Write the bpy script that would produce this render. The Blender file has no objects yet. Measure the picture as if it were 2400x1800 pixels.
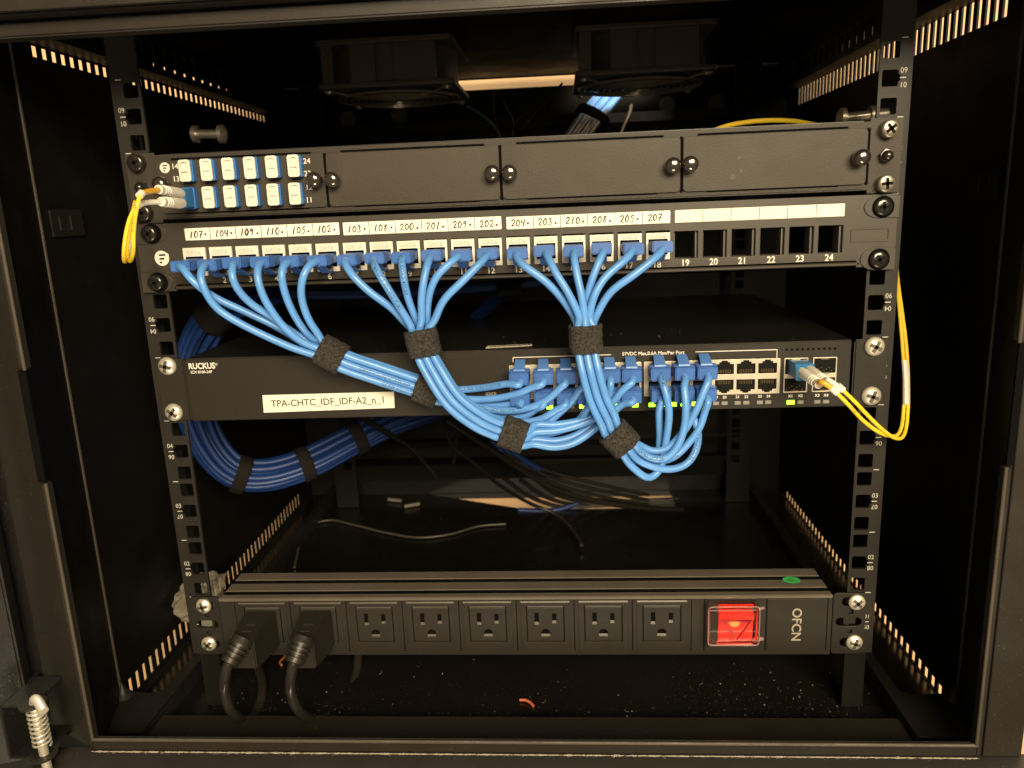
import bpy, bmesh, math, random
from mathutils import Vector, Matrix
import mathutils.noise as mn
random.seed(7)
V = Vector
S = 0.001                      # everything below is written in millimetres
scene = bpy.context.scene
COL = scene.collection

# ------------------------------------------------------------------ camera, world, lamps, exposure
CAM_R = V((0.99729, 0.06169, -0.040083)); CAM_D = V((-0.025302, -0.223987, -0.974264)); CAM_F = V((-0.06908, 0.972638, -0.221819))
CAM_C = V((36.063, -499.776, 311.733)); FPX = 1810.964
cd = bpy.data.cameras.new('camera'); cam = bpy.data.objects.new('camera', cd); COL.objects.link(cam)
cd.sensor_width = 36.0; cd.lens = FPX / 2400 * 36; cd.clip_start = 0.01; cd.clip_end = 60
m = Matrix.Identity(4)
for i in range(3):
    m[i][0] = CAM_R[i]; m[i][1] = -CAM_D[i]; m[i][2] = -CAM_F[i]; m[i][3] = CAM_C[i] * S
cam.matrix_world = m
cd.dof.use_dof = True; cd.dof.focus_distance = 0.505; cd.dof.aperture_fstop = 12
scene.camera = cam

w = bpy.data.worlds.new('World'); scene.world = w; w.use_nodes = True
w.node_tree.nodes['Background'].inputs[0].default_value = (1.0, 0.80, 0.56, 1)
w.node_tree.nodes['Background'].inputs[1].default_value = 0.19

def lamp(name, loc, target, power, sx, sy, col):
    ld = bpy.data.lights.new(name, 'AREA'); ld.shape = 'RECTANGLE'; ld.size = sx; ld.size_y = sy
    ld.energy = power; ld.color = col
    o = bpy.data.objects.new(name, ld); COL.objects.link(o)
    o.location = V(loc); d = V(target) - V(loc); o.rotation_euler = d.to_track_quat('-Z', 'Y').to_euler()
    return o
lamp('room_lamp', (0.55, -2.05, 1.08), (0.0, 0, 0.2), 118, 1.3, 0.8, (1.0, 0.82, 0.545))
lamp('ceiling_lamp', (0.1, 0.05, 2.6), (0.0, 0.47, 0.6), 235, 1.4, 0.5, (1.0, 0.88, 0.68))
lamp('low_fill_lamp', (0.2, -1.3, -1.5), (0.0, 0.47, -0.3), 30, 0.8, 0.8, (1.0, 0.82, 0.58))  # added unseen lamp: brightens the lower plywood in place of bounced light
vs = scene.view_settings; vs.view_transform = 'Standard'; vs.look = 'None'; vs.exposure = 0; vs.gamma = 1
try: vs.use_curve_mapping = False
except Exception: pass

def at(u, v, axis, val):       # where the sight line of photo pixel (u,v) meets a plane, in mm
    d = CAM_R * ((u - 1200) / FPX) + CAM_D * ((v - 900) / FPX) + CAM_F
    return CAM_C + d * ((val - CAM_C[axis]) / d[axis])
def P(u, v, y): return at(u, v, 1, y)

# ------------------------------------------------------------------ materials
def mat(name, col, rough=0.5, metal=0.0, spec=0.5, bump=0.0, bscale=2000, var=0.0, vscale=60, emit=None, estr=0, alpha=1.0, trans=0.0, coat=0.0, rvar=0.0, dust=0.0, ior=1.45):
    M = bpy.data.materials.new(name); M.use_nodes = True
    nt = M.node_tree; b = nt.nodes['Principled BSDF']; L = nt.links
    b.inputs['Base Color'].default_value = (*col, 1); b.inputs['Roughness'].default_value = rough
    b.inputs['Metallic'].default_value = metal; b.inputs['Specular IOR Level'].default_value = spec
    b.inputs['Alpha'].default_value = alpha; b.inputs['Transmission Weight'].default_value = trans; b.inputs['IOR'].default_value = ior
    b.inputs['Coat Weight'].default_value = coat; b.inputs['Coat Roughness'].default_value = 0.15
    tc = nt.nodes.new('ShaderNodeTexCoord')
    def noise(scale, detail=3):
        n = nt.nodes.new('ShaderNodeTexNoise'); n.inputs['Scale'].default_value = scale; n.inputs['Detail'].default_value = detail
        L.new(tc.outputs['Object'], n.inputs['Vector']); return n
    last = None
    if var:
        n = noise(vscale, 5); r = nt.nodes.new('ShaderNodeMapRange'); L.new(n.outputs['Fac'], r.inputs[0])
        r.inputs[1].default_value = 0.3; r.inputs[2].default_value = 0.7; r.inputs[3].default_value = 1 - var; r.inputs[4].default_value = 1 + var
        mx = nt.nodes.new('ShaderNodeMix'); mx.data_type = 'RGBA'; mx.blend_type = 'MULTIPLY'; mx.inputs[0].default_value = 1
        mx.inputs[6].default_value = (*col, 1); L.new(r.outputs[0], mx.inputs[7]); last = mx.outputs[2]
    if dust:                    # pale settled dust and scuffs with a shape of their own
        n = noise(900, 2); n2 = noise(14, 4)
        r = nt.nodes.new('ShaderNodeMapRange'); L.new(n.outputs['Fac'], r.inputs[0]); r.inputs[1].default_value = 0.66; r.inputs[2].default_value = 0.78
        r2 = nt.nodes.new('ShaderNodeMapRange'); L.new(n2.outputs['Fac'], r2.inputs[0]); r2.inputs[1].default_value = 0.42; r2.inputs[2].default_value = 0.7
        mu = nt.nodes.new('ShaderNodeMath'); mu.operation = 'MULTIPLY'; L.new(r.outputs[0], mu.inputs[0]); L.new(r2.outputs[0], mu.inputs[1])
        mu2 = nt.nodes.new('ShaderNodeMath'); mu2.operation = 'MULTIPLY'; L.new(mu.outputs[0], mu2.inputs[0]); mu2.inputs[1].default_value = dust
        mx = nt.nodes.new('ShaderNodeMix'); mx.data_type = 'RGBA'; L.new(mu2.outputs[0], mx.inputs[0])
        if last is None: mx.inputs[6].default_value = (*col, 1)
        else: L.new(last, mx.inputs[6])
        mx.inputs[7].default_value = (0.35, 0.32, 0.27, 1); last = mx.outputs[2]
    if last is not None: L.new(last, b.inputs['Base Color'])
    if rvar:
        n = noise(35, 6); r = nt.nodes.new('ShaderNodeMapRange'); L.new(n.outputs['Fac'], r.inputs[0]); r.inputs[1].default_value = 0.3; r.inputs[2].default_value = 0.7
        r.inputs[3].default_value = max(0.03, rough - rvar); r.inputs[4].default_value = min(1, rough + rvar); L.new(r.outputs[0], b.inputs['Roughness'])
    if bump:
        n = noise(bscale, 2); bp = nt.nodes.new('ShaderNodeBump'); bp.inputs['Strength'].default_value = bump; bp.inputs['Distance'].default_value = 0.0003
        L.new(n.outputs['Fac'], bp.inputs['Height']); L.new(bp.outputs[0], b.inputs['Normal'])
    if emit: b.inputs['Emission Color'].default_value = (*emit, 1); b.inputs['Emission Strength'].default_value = estr
    return M
K = {}
K['cab'] = mat('cabinet_paint', (0.012, 0.011, 0.010), 0.34, bump=0.25, bscale=1400, rvar=0.10, dust=0.45)
K['cabin'] = mat('cabinet_shade_paint', (0.0045, 0.004, 0.0035), 0.5, spec=0.3, bump=0.2, bscale=1400, rvar=0.08, dust=0.12)  # cabinet paint darkened so the inner faces look shaded
K['frame'] = mat('frame_paint', (0.018, 0.0152, 0.012), 0.42, spec=0.32, bump=0.35, bscale=1600, rvar=0.1, dust=0.3)
K['edge'] = mat('edge_highlight_paint', (0.060, 0.050, 0.038), 0.30, spec=0.8, bump=0.2, bscale=900, rvar=0.1, dust=0.5)  # paler, glossier colour that paints a highlight along the frame edges
K['floor'] = mat('floor_paint', (0.007, 0.006, 0.005), 0.22, bump=0.15, bscale=900, rvar=0.10, dust=0.5)
K['rail'] = mat('rail_paint', (0.015, 0.013, 0.0105), 0.5, spec=0.32, bump=0.5, bscale=1500, var=0.12, dust=0.08)
K['panel'] = mat('panel_paint', (0.030, 0.025, 0.019), 0.50, spec=0.32, bump=0.55, bscale=1300, var=0.06, vscale=30)
K['pdulip'] = mat('strip_edge_highlight', (0.060, 0.051, 0.038), 0.45)  # lighter plastic colour painting the highlights on outlet lips and edges
K['plate'] = mat('cassette_paint', (0.036, 0.030, 0.022), 0.5, spec=0.32, bump=0.4, bscale=1700, var=0.10, vscale=18, rvar=0.05)
K['patch'] = mat('patch_plastic', (0.034, 0.028, 0.021), 0.46, bump=0.15, bscale=700, var=0.10, vscale=25, rvar=0.08)
K['switch'] = mat('switch_metal', (0.016, 0.0135, 0.010), 0.5, spec=0.32, bump=0.5, bscale=1700, var=0.05)
K['swtop'] = mat('switch_lid_paint', (0.010, 0.009, 0.008), 0.3, dust=0.25)
K['pdu'] = mat('strip_aluminium', (0.095, 0.080, 0.062), 0.48, bump=0.3, bscale=1500, var=0.10, vscale=40)
K['pdup'] = mat('strip_plastic', (0.017, 0.0145, 0.011), 0.55, spec=0.32, bump=0.25, bscale=1800, var=0.08, vscale=80)
K['dark'] = mat('dark_cavity', (0.005, 0.005, 0.004), 0.8, spec=0.15)
K['line'] = mat('dark_gap', (0.003, 0.003, 0.003), 0.9, spec=0.05)
K['white'] = mat('print_white', (0.60, 0.57, 0.50), 0.6)
K['num'] = mat('rail_print', (0.42, 0.40, 0.35), 0.6)
K['paper'] = mat('label_paper', (0.76, 0.73, 0.63), 0.5, var=0.05, vscale=90)
K['film'] = mat('label_film', (0.64, 0.61, 0.52), 0.5, spec=0.3, var=0.04, vscale=70)
K['ink'] = mat('pen_ink', (0.035, 0.015, 0.020), 0.6)
K['inkv'] = mat('purple_ink', (0.10, 0.02, 0.06), 0.6)
K['black'] = mat('black_ink', (0.02, 0.018, 0.016), 0.6)
K['jack'] = mat('cream_plastic', (0.60, 0.575, 0.50), 0.42, var=0.04, vscale=120, bump=0.08)
K['jackt'] = mat('cream_emboss', (0.36, 0.33, 0.27), 0.5)
K['plug'] = mat('blue_plug_plastic', (0.038, 0.115, 0.36), 0.38, var=0.08, vscale=150, bump=0.06)
K['tab'] = mat('blue_tab_plastic', (0.075, 0.19, 0.50), 0.35, var=0.05, vscale=150)
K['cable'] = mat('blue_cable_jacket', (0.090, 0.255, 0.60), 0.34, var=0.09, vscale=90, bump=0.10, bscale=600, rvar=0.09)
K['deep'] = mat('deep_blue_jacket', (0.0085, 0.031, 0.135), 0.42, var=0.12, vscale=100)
K['yellow'] = mat('yellow_jacket', (0.78, 0.55, 0.035), 0.36, var=0.05, vscale=200)
K['amber'] = mat('amber_tube', (0.62, 0.33, 0.02), 0.34)
K['boot'] = mat('white_boot', (0.66, 0.62, 0.54), 0.45, var=0.04, vscale=200)
K['lc'] = mat('lc_blue', (0.035, 0.16, 0.36), 0.32, var=0.08, vscale=200)
K['adapter'] = mat('adapter_blue', (0.035, 0.15, 0.42), 0.38, var=0.08, vscale=200)
K['velcro'] = mat('hook_and_loop', (0.022, 0.019, 0.0165), 0.95, bump=1.0, bscale=1500, var=0.95, vscale=750)
K['strap'] = mat('black_strap', (0.009, 0.008, 0.007), 0.9, spec=0.2, bump=0.8, bscale=1800)
K['zinc'] = mat('zinc_screw', (0.66, 0.62, 0.51), 0.40, metal=0.62, bump=0.3, bscale=420, rvar=0.14)
K['bscrew'] = mat('black_screw', (0.045, 0.040, 0.034), 0.20, metal=0.7, coat=0.5)
K['nickel'] = mat('dark_knob', (0.16, 0.14, 0.115), 0.12, metal=0.9, coat=0.5)
K['steel'] = mat('steel_cage', (0.50, 0.45, 0.37), 0.34, metal=0.85, var=0.08, bump=0.1)
K['portf'] = mat('port_metal', (0.52, 0.47, 0.38), 0.42, metal=0.55, var=0.08, vscale=120)
K['gold'] = mat('contact_gold', (0.30, 0.22, 0.10), 0.3, metal=1)
K['cord'] = mat('black_cord', (0.018, 0.0155, 0.0125), 0.22, coat=0.35)
K['rubber'] = mat('black_rubber', (0.017, 0.0145, 0.011), 0.42, bump=0.1)
K['fwire'] = mat('grey_floor_wire', (0.055, 0.048, 0.038), 0.35)
K['obeige'] = mat('print_beige', (0.30, 0.265, 0.205), 0.6)
K['wire'] = mat('black_wire', (0.016, 0.014, 0.011), 0.35)
K['green'] = mat('green_wire', (0.02, 0.12, 0.06), 0.4)
K['tag'] = mat('green_sticker', (0.05, 0.42, 0.09), 0.45)
K['tagt'] = mat('sticker_print', (0.015, 0.12, 0.03), 0.6)
K['ledon'] = mat('lamp_green', (0.1, 0.4, 0.02), 0.4, emit=(0.28, 1.0, 0.015), estr=7.5)
K['ledof'] = mat('lamp_off', (0.20, 0.19, 0.17), 0.4)
K['red'] = mat('rocker_red', (0.55, 0.018, 0.012), 0.25, emit=(1.0, 0.035, 0.012), estr=0.5)
K['hot'] = mat('rocker_glow', (0.8, 0.15, 0.03), 0.3, emit=(1.0, 0.13, 0.03), estr=2.2)
K['redp'] = mat('red_print', (0.30, 0.008, 0.010), 0.35)
K['clear'] = mat('clear_plastic', (0.95, 0.90, 0.88), 0.06, trans=1.0, ior=1.2)
K['rim'] = mat('clear_rim', (0.42, 0.28, 0.25), 0.12, spec=0.9, alpha=0.40)
K['bag'] = mat('plastic_bag', (0.35, 0.31, 0.25), 0.25, alpha=0.45, spec=0.8)
K['copper'] = mat('red_wire_scrap', (0.50, 0.12, 0.06), 0.5)
K['orange'] = mat('orange_wire_scrap', (0.50, 0.17, 0.03), 0.5)
K['dustm'] = mat('dust_grain', (0.27, 0.24, 0.185), 0.9)
K['scrap'] = mat('grey_scrap', (0.16, 0.145, 0.12), 0.6)
K['sticker'] = mat('cream_sticker', (0.50, 0.45, 0.36), 0.5)
# plywood behind the cabinet
wm = mat('plywood', (0.55, 0.36, 0.19), 0.75, var=0.12, vscale=8, bump=0.2, bscale=300); K['ply'] = wm

# ------------------------------------------------------------------ mesh helpers
class MB:
    def __init__(s): s.v = []; s.f = []
    def add(s, vs, fs):
        n = len(s.v); s.v += [V(p) for p in vs]; s.f += [[i + n for i in f] for f in fs]; return s
    def box(s, x0, x1, y0, y1, z0, z1):
        x0, x1 = sorted((x0, x1)); y0, y1 = sorted((y0, y1)); z0, z1 = sorted((z0, z1))
        return s.add([(x0,y0,z0),(x1,y0,z0),(x1,y1,z0),(x0,y1,z0),(x0,y0,z1),(x1,y0,z1),(x1,y1,z1),(x0,y1,z1)],
                     [(0,3,2,1),(4,5,6,7),(0,1,5,4),(1,2,6,5),(2,3,7,6),(3,0,4,7)])
    def prism(s, poly, axis, a, b):
        # poly: 2D points (counter-clockwise seen against the axis); axis 0: (y,z), 1: (x,z), 2: (x,y)
        def mk(p, t): return (t, p[0], p[1]) if axis == 0 else ((p[0], t, p[1]) if axis == 1 else (p[0], p[1], t))
        n = len(poly); vs = [mk(p, a) for p in poly] + [mk(p, b) for p in poly]
        fs = [list(range(n))[::-1], list(range(n, 2*n))] + [[i, (i+1) % n, n + (i+1) % n, n + i] for i in range(n)]
        return s.add(vs, fs)
    def rings(s, rings, caps=True, closed=False):
        n = len(rings[0]); base = len(s.v); s.v += [V(p) for r in rings for p in r]
        R = len(rings)
        for i in range(R if closed else R-1):
            j = (i+1) % R
            for k in range(n):
                l = (k+1) % n; s.f.append([base+i*n+k, base+i*n+l, base+j*n+l, base+j*n+k])
        if caps and not closed:
            s.f.append([base+k for k in range(n)][::-1]); s.f.append([base+(R-1)*n+k for k in range(n)])
        return s
    def tube(s, pts, r, n=10, caps=True, closed=False, flat=1.0):
        pts = [V(p) for p in pts]; N = len(pts)
        rs = r if isinstance(r, (list, tuple)) else [r]*N
        fr = frames(pts, closed)
        return s.rings([[pts[i] + (fr[i][1]*math.cos(2*math.pi*k/n) + fr[i][2]*math.sin(2*math.pi*k/n)*flat)*rs[i] for k in range(n)] for i in range(N)], caps, closed)
    def cyl(s, p0, p1, r0, r1=None, n=20):
        return s.tube([p0, p1], [r0, r0 if r1 is None else r1], n)
    def lathe(s, p, d, prof, n=24):   # prof: (distance along d, radius)
        d = V(d).normalized(); a = d.orthogonal().normalized(); b = d.cross(a); p = V(p)
        return s.rings([[p + d*t + (a*math.cos(2*math.pi*k/n) + b*math.sin(2*math.pi*k/n))*r for k in range(n)] for t, r in prof])
    def tor(s, c, axis, R, r, n=40, k=6):
        axis = V(axis).normalized(); a = axis.orthogonal().normalized(); b = axis.cross(a); c = V(c)
        return s.tube([c + (a*math.cos(2*math.pi*i/n) + b*math.sin(2*math.pi*i/n))*R for i in range(n)], r, k, closed=True)
    def join(s, mesh):
        return s.add([v.co / S for v in mesh.vertices], [list(p.vertices) for p in mesh.polygons])

def frames(pts, closed=False):
    N = len(pts); T = []
    for i in range(N):
        a = pts[(i-1) % N] if (closed or i > 0) else pts[0]; b = pts[(i+1) % N] if (closed or i < N-1) else pts[-1]
        T.append((b - a).normalized() if (b-a).length > 1e-9 else V((0,0,1)))
    nrm = T[0].orthogonal().normalized(); out = []
    for i in range(N):
        nrm = nrm - T[i]*nrm.dot(T[i])
        nrm = nrm.normalized() if nrm.length > 1e-6 else T[i].orthogonal().normalized()
        out.append((T[i], nrm, T[i].cross(nrm)))
    return out

def smooth(pts, step=3.0):      # centripetal Catmull-Rom through the points
    pts = [V(p) for p in pts]; q = [pts[0]]
    for p in pts[1:]:
        if (p - q[-1]).length > 0.4: q.append(p)
    pts = q
    P_ = [pts[0]*2 - pts[1]] + pts + [pts[-1]*2 - pts[-2]]; out = []
    for i in range(1, len(P_)-2):
        p0, p1, p2, p3 = P_[i-1:i+3]
        t0 = 0; t1 = t0 + max(1e-4, (p1-p0).length**.5); t2 = t1 + max(1e-4, (p2-p1).length**.5); t3 = t2 + max(1e-4, (p3-p2).length**.5)
        n = max(2, int((p2-p1).length/step))
        for k in range(n):
            t = t1 + (t2-t1)*k/n
            A1 = p0*((t1-t)/(t1-t0)) + p1*((t-t0)/(t1-t0)); A2 = p1*((t2-t)/(t2-t1)) + p2*((t-t1)/(t2-t1)); A3 = p2*((t3-t)/(t3-t2)) + p3*((t-t2)/(t3-t2))
            B1 = A1*((t2-t)/(t2-t0)) + A2*((t-t0)/(t2-t0)); B2 = A2*((t3-t)/(t3-t1)) + A3*((t-t1)/(t3-t1))
            out.append(B1*((t2-t)/(t2-t1)) + B2*((t-t1)/(t2-t1)))
    out.append(pts[-1])
    for _ in range(2):          # relax tiny kinks
        out = [out[0]] + [out[i]*0.5 + (out[i-1] + out[i+1])*0.25 for i in range(1, len(out)-1)] + [out[-1]]
    return out

LOC = {}
def parent_to(o, p):
    o.parent = p
    l = LOC.get(p.name, V((0,0,0))); o.matrix_parent_inverse = Matrix.Translation(-l)
def tag(o, label=None, cat=None, group=None, kind=None):
    if label: o['label'] = label
    if cat: o['category'] = cat
    if group: o['group'] = group
    if kind: o['kind'] = kind
    return o
def thing(name, label, cat, loc=(0,0,0), group=None):
    o = bpy.data.objects.new(name, None); COL.objects.link(o); o.empty_display_size = 0.01
    o.location = V(loc)*S; LOC[o.name] = V(loc)*S
    return tag(o, label, cat, group)
def finish(me, mt, ang=35):
    me.materials.append(K[mt])
    me.polygons.foreach_set('use_smooth', [True]*len(me.polygons)); me.set_sharp_from_angle(angle=math.radians(ang))
def mesh_of(mb, name, mt, bevel=0, ang=35, seg=2):
    me = bpy.data.meshes.new(name)
    me.from_pydata([tuple(p*S) for p in mb.v], [], mb.f); me.validate()
    bm = bmesh.new(); bm.from_mesh(me); bmesh.ops.recalc_face_normals(bm, faces=bm.faces[:])
    if bevel:
        ed = [e for e in bm.edges if len(e.link_faces) == 2 and e.calc_face_angle(0) > math.radians(30)]
        bmesh.ops.bevel(bm, geom=ed, offset=bevel*S, segments=seg, affect='EDGES', clamp_overlap=True)
    bm.to_mesh(me); bm.free(); finish(me, mt, ang); return me
def put(me, name, parent=None, loc=None):
    o = bpy.data.objects.new(name, me); COL.objects.link(o)
    if loc is not None: o.location = V(loc)*S
    if parent is not None: parent_to(o, parent)
    return o
def build(mb, name, mt, parent=None, bevel=0, ang=35, seg=2, loc=None):
    return put(mesh_of(mb, name, mt, bevel, ang, seg), name, parent, loc)

def curve_mesh(cu):
    o = bpy.data.objects.new('tmp', cu); COL.objects.link(o)
    bpy.context.view_layer.update(); dg = bpy.context.evaluated_depsgraph_get()
    me = bpy.data.meshes.new_from_object(o.evaluated_get(dg)); bpy.data.objects.remove(o); bpy.data.curves.remove(cu)
    return me
def plate_mb(outline, holes, y0, y1, bevel=0.0, bres=1):
    # flat plate with holes in the x-z plane, front at y0, back at y1
    cu = bpy.data.curves.new('tmp', 'CURVE'); cu.dimensions = '2D'; cu.fill_mode = 'BOTH'
    th = (y1-y0)/2; cu.extrude = max(0.0, th - bevel)*S*1000; cu.bevel_depth = bevel*S*1000; cu.bevel_resolution = bres; cu.offset = -bevel
    for pl in [outline] + list(holes):
        sp = cu.splines.new('POLY'); sp.points.add(len(pl)-1); sp.use_cyclic_u = True
        for p, q in zip(sp.points, pl): p.co = (q[0], q[1], 0, 1)
    me = curve_mesh(cu); yc = (y0+y1)/2; mb = MB()
    mb.add([(v.co.x, yc - v.co.z, v.co.y) for v in me.vertices], [list(p.vertices) for p in me.polygons])
    bpy.data.meshes.remove(me); return mb
def rrect(x0, x1, z0, z1, r=0, n=4):
    if r <= 0: return [(x0,z0),(x1,z0),(x1,z1),(x0,z1)]
    out = []
    for cx, cz, a in ((x1-r,z0+r,-90),(x1-r,z1-r,0),(x0+r,z1-r,90),(x0+r,z0+r,180)):
        for k in range(n+1):
            t = math.radians(a + 90*k/n); out.append((cx + r*math.cos(t), cz + r*math.sin(t)))
    return out
def circ(cx, cz, r, n=14): return [(cx + r*math.cos(2*math.pi*k/n), cz + r*math.sin(2*math.pi*k/n)) for k in range(n)]
def text_mb(s, size, x, z, y, align='CENTER', rot=0, sx=1.0, thick=0.08, fat=0.0):
    cu = bpy.data.curves.new('tmp', 'FONT'); cu.body = s; cu.size = size; cu.align_x = align; cu.align_y = 'CENTER'
    cu.extrude = thick; cu.offset = fat; cu.resolution_u = 3
    me = curve_mesh(cu); mb = MB(); c, sn = math.cos(rot), math.sin(rot)
    mb.add([(x + c*v.co.x*sx - sn*v.co.y, y - v.co.z, z + sn*v.co.x*sx + c*v.co.y) for v in me.vertices], [list(p.vertices) for p in me.polygons])
    bpy.data.meshes.remove(me); return mb
def text(s, size, x, z, y, mt, parent, name, **k):
    return build(text_mb(s, size, x, z, y, **k), name, mt, parent)

# ------------------------------------------------------------------ the plywood wall behind the cabinet
o = build(MB().box(-1600, 1600, 474, 492, -1500, 1700), 'wall', 'ply'); tag(o, kind='structure')

# ------------------------------------------------------------------ cabinet
cab = thing('rack_cabinet', 'open black steel wall cabinet with slotted sides, numbered square-hole rails and a dusty floor', 'rack cabinet', (0, 0, -50))
XI = 303
def slotted_side(sx, slots):
    pl = plate_mb([(-5,-60),(450.1,-60),(450.1,466),(-5,466)], [[(a,c),(b,c),(b,d),(a,d)] for a,b,c,d in slots], 0, 1.4)
    mb = MB(); mb.add([(sx*(XI + p.y), p.x, p.z) for p in pl.v], pl.f); return mb
upL = [(16+10*k, 16+10*k+6, 420, 427) for k in range(41)]; loL = [(6+10*k, 6+10*k+5.2, -43, -28) for k in range(40)]
upL += [(30+18*k, 30+18*k+6, 437, 443) for k in range(22)]
upR = [(14+10*k, 14+10*k+5.2, 411, 430) for k in range(42)]; loR = [(16+10.9*k, 16+10.9*k+6.6, -48.5, -39.5) for k in range(37)]
upR += [(60+18*k, 60+18*k+3, 440, 450) for k in range(20)]
so = build(slotted_side(-1, upL+loL), 'side_panel', 'cabin', cab)
so2 = build(slotted_side(1, upR+loR), 'side_panel', 'cabin', cab)
for sx, so_ in ((-1, so), (1, so2)):
    build(MB().box(sx*(XI-0.5), sx*(XI-1.8), 4, 39, 305, 323), 'latch', 'cab', so_, 0.3)
    build(MB().box(sx*(XI-1.9), sx*(XI-2.6), 12, 13, 309, 319).box(sx*(XI-1.9), sx*(XI-2.6), 24, 25, 309, 319), 'latch_slot', 'frame', so_)
    # inner top rail with tall punched holes
    pl = plate_mb([(-4,428),(446,428),(446,459),(-4,459)], [rrect(22+18*k, 32+18*k, 433, 450, 1.5, 2) for k in range(23)], 0, 1.5)
    mb = MB(); mb.add([(sx*(284 + p.y), p.x, p.z) for p in pl.v], pl.f)
    mb.box(sx*285.6, sx*302.6, -4, 446, 428, 429.4)
    build(mb, 'top_side_rail', 'cabin', cab)
    # base channel along the side
    xi = 258.5 if sx > 0 else 264.5
    mb = MB().box(sx*xi, sx*(xi+9), 3, 440, -36.2, -35).box(sx*xi, sx*(xi+1.2), -46, 440, -49.5, -36.3)
    g_ = [(sx*xi,-46),(sx*302.5,-46),(sx*302.5,1),(sx*(xi+17),-1),(sx*(xi+9.2),4),(sx*(xi+9),40),(sx*xi,40)]
    build(mb, 'base_channel', 'cab', cab, 0.3)
    build(MB().prism(g_ if sx > 0 else g_[::-1], 2, -35.1, -33.9), 'corner_gusset', 'cab', cab, 0.4)
pl = plate_mb([(-302.5,-60),(302.5,-60),(302.5,449.8),(-302.5,449.8)], [rrect(72, 150, 345, 425, 6, 4)], 0, 1.2)  # roof cut-out added so the ceiling lamp reaches the rear blue bundle
mb = MB(); mb.add([(p.x, p.z, 460 + p.y) for p in pl.v], pl.f); build(mb, 'roof_panel', 'cabin', cab)
hole = [(-150,449.4),(-12.5,389.5),(166,389.5),(166,449.4)]
pl = plate_mb([(-302.5,-72),(302.5,-72),(302.5,450.5),(-302.5,450.5)], [hole], 0, 1.2)
mb = MB(); mb.add([(p.x, p.z, -50 - p.y) for p in pl.v], pl.f); build(mb, 'floor_panel', 'floor', cab)
pl = plate_mb([(-304.4,-58),(304.4,-58),(304.4,465),(-304.4,465)], [[(-80,447.5),(200,447.5),(200,458.5),(-80,458.5)]], 450.2, 451.6)
bp = build(pl, 'back_panel', 'cabin', cab)
build(MB().box(-262, 262, 428, 440, 401, 412.5), 'rear_cross_bar', 'rail', cab, 0.8)
build(MB().box(-262, 262, 430, 440, 372, 384), 'rear_cross_bar', 'cabin', cab, 0.8)
build(MB().box(-262, 262, 420, 449, -20, 0).box(-262, 262, 432, 449, 18, 26), 'rear_lower_bar', 'dark', cab, 0.8)
for u, v in ((812,278),(932,268),(1565,245),(1682,240)):
    c = P(u, v, 444); build(MB().lathe((c.x, 450.5, c.z), (0,-1,0), [(0,9.5),(3,9.5),(4.5,8),(4.5,5.5),(2.5,5)]), 'knockout_plug', 'scrap', bp)
build(MB().box(-264, 258, -46.2, -19.5, -40.8, -39.6).box(-264, 258, -47.4, -46.2, -49.5, -39.6), 'front_cross_plate', 'frame', cab, 0.4)
# front frame: left and right jamb, header, sill
for sx in (-1, 1):
    poly = [(sx*280,-75),(sx*305,-75),(sx*306,-5),(sx*303,-5)] if sx > 0 else [(-280,-75),(-321,-54),(-321,-5),(-303,-5)]
    mb = MB().prism(poly, 2, -58, 465)
    j = build(mb, 'door_jamb', 'cabin', cab, 1.2)  # inner jamb in the darkened paint, shade put into its colour
    fp_ = [(283,-75.2),(305.4,-75.2),(305.4,-76.4),(283,-76.4)] if sx > 0 else [(-283,-72.6),(-321.3,-53.2),(-321.8,-54.3),(-283.5,-73.7)]
    build(MB().prism(fp_, 2, -24, 465), 'jamb_face', 'frame', j, 0.3)
    lip = MB().box(sx*277.6, sx*281.5, -77.5, -71, -24, 161).box(sx*277.6, sx*281.5, -77.5, -71, 231, 411)
    lo_ = build(lip, 'lip', 'frame', j, 1.2, seg=3)
    for a_, b_ in ((-16,161),(231,410.5)): build(MB().tube([(sx*278.2,-77.3,a_),(sx*278.2,-77.3,b_)], 1.0, 10), 'edge_highlight_bead', 'edge', lo_)  # rods added to carry the painted highlight down the lip
    build(MB().box(sx*279.2, sx*284.2, -75.6, -74, 161.5, 230.5), 'latch_slot', 'line', j)
    build(MB().tube([(sx*303.2,-5.6,-34.6),(sx*303.2,-5.6,459)], 1.7, 10), 'bead', 'edge', j)  # rod in highlight colour draws the bright inner jamb edge
    build(MB().lathe((sx*301.5, -5, -34), (0,0,1), [(0,7.5),(1.2,6.2),(3.5,4),(7,2.2),(11,0.8)]), 'weld', 'frame', j)
build(MB().lathe((-304.5, -63.2, -19), (-.45,-.89,0), [(0,3),(0.9,3)]).tor((-304.9,-64.0,-19),(-.45,-.89,0),3.0,0.45), 'hinge_hole', 'line', cab)
mb = MB().box(-279.5, 279.5, -77, -66, 410.2, 417.4)
mb.box(-321, 306, -86, -68, 419.5, 422).box(-321, 306, -88, -86, 419.5, 466).box(-306, 306, -66, -6, 442, 444)
build(mb, 'header', 'frame', cab, 1.3)
build(MB().tube([(-279,-76.9,-16.3),(279,-76.9,-16.3)], 1.1, 10), 'edge_highlight_bead', 'edge', cab)  # rod added to carry the painted highlight along the sill lip
sill = build(MB().box(-279.8, 279.8, -77.3, -72, -24.2, -16.2), 'sill_lip', 'frame', cab, 1.4, seg=3)
build(MB().box(-312, 312, -126, -72.4, -27.2, -24.3).box(-312, 312, -128, -124, -60, -24.3), 'sill', 'frame', cab, 1.6)
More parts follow.
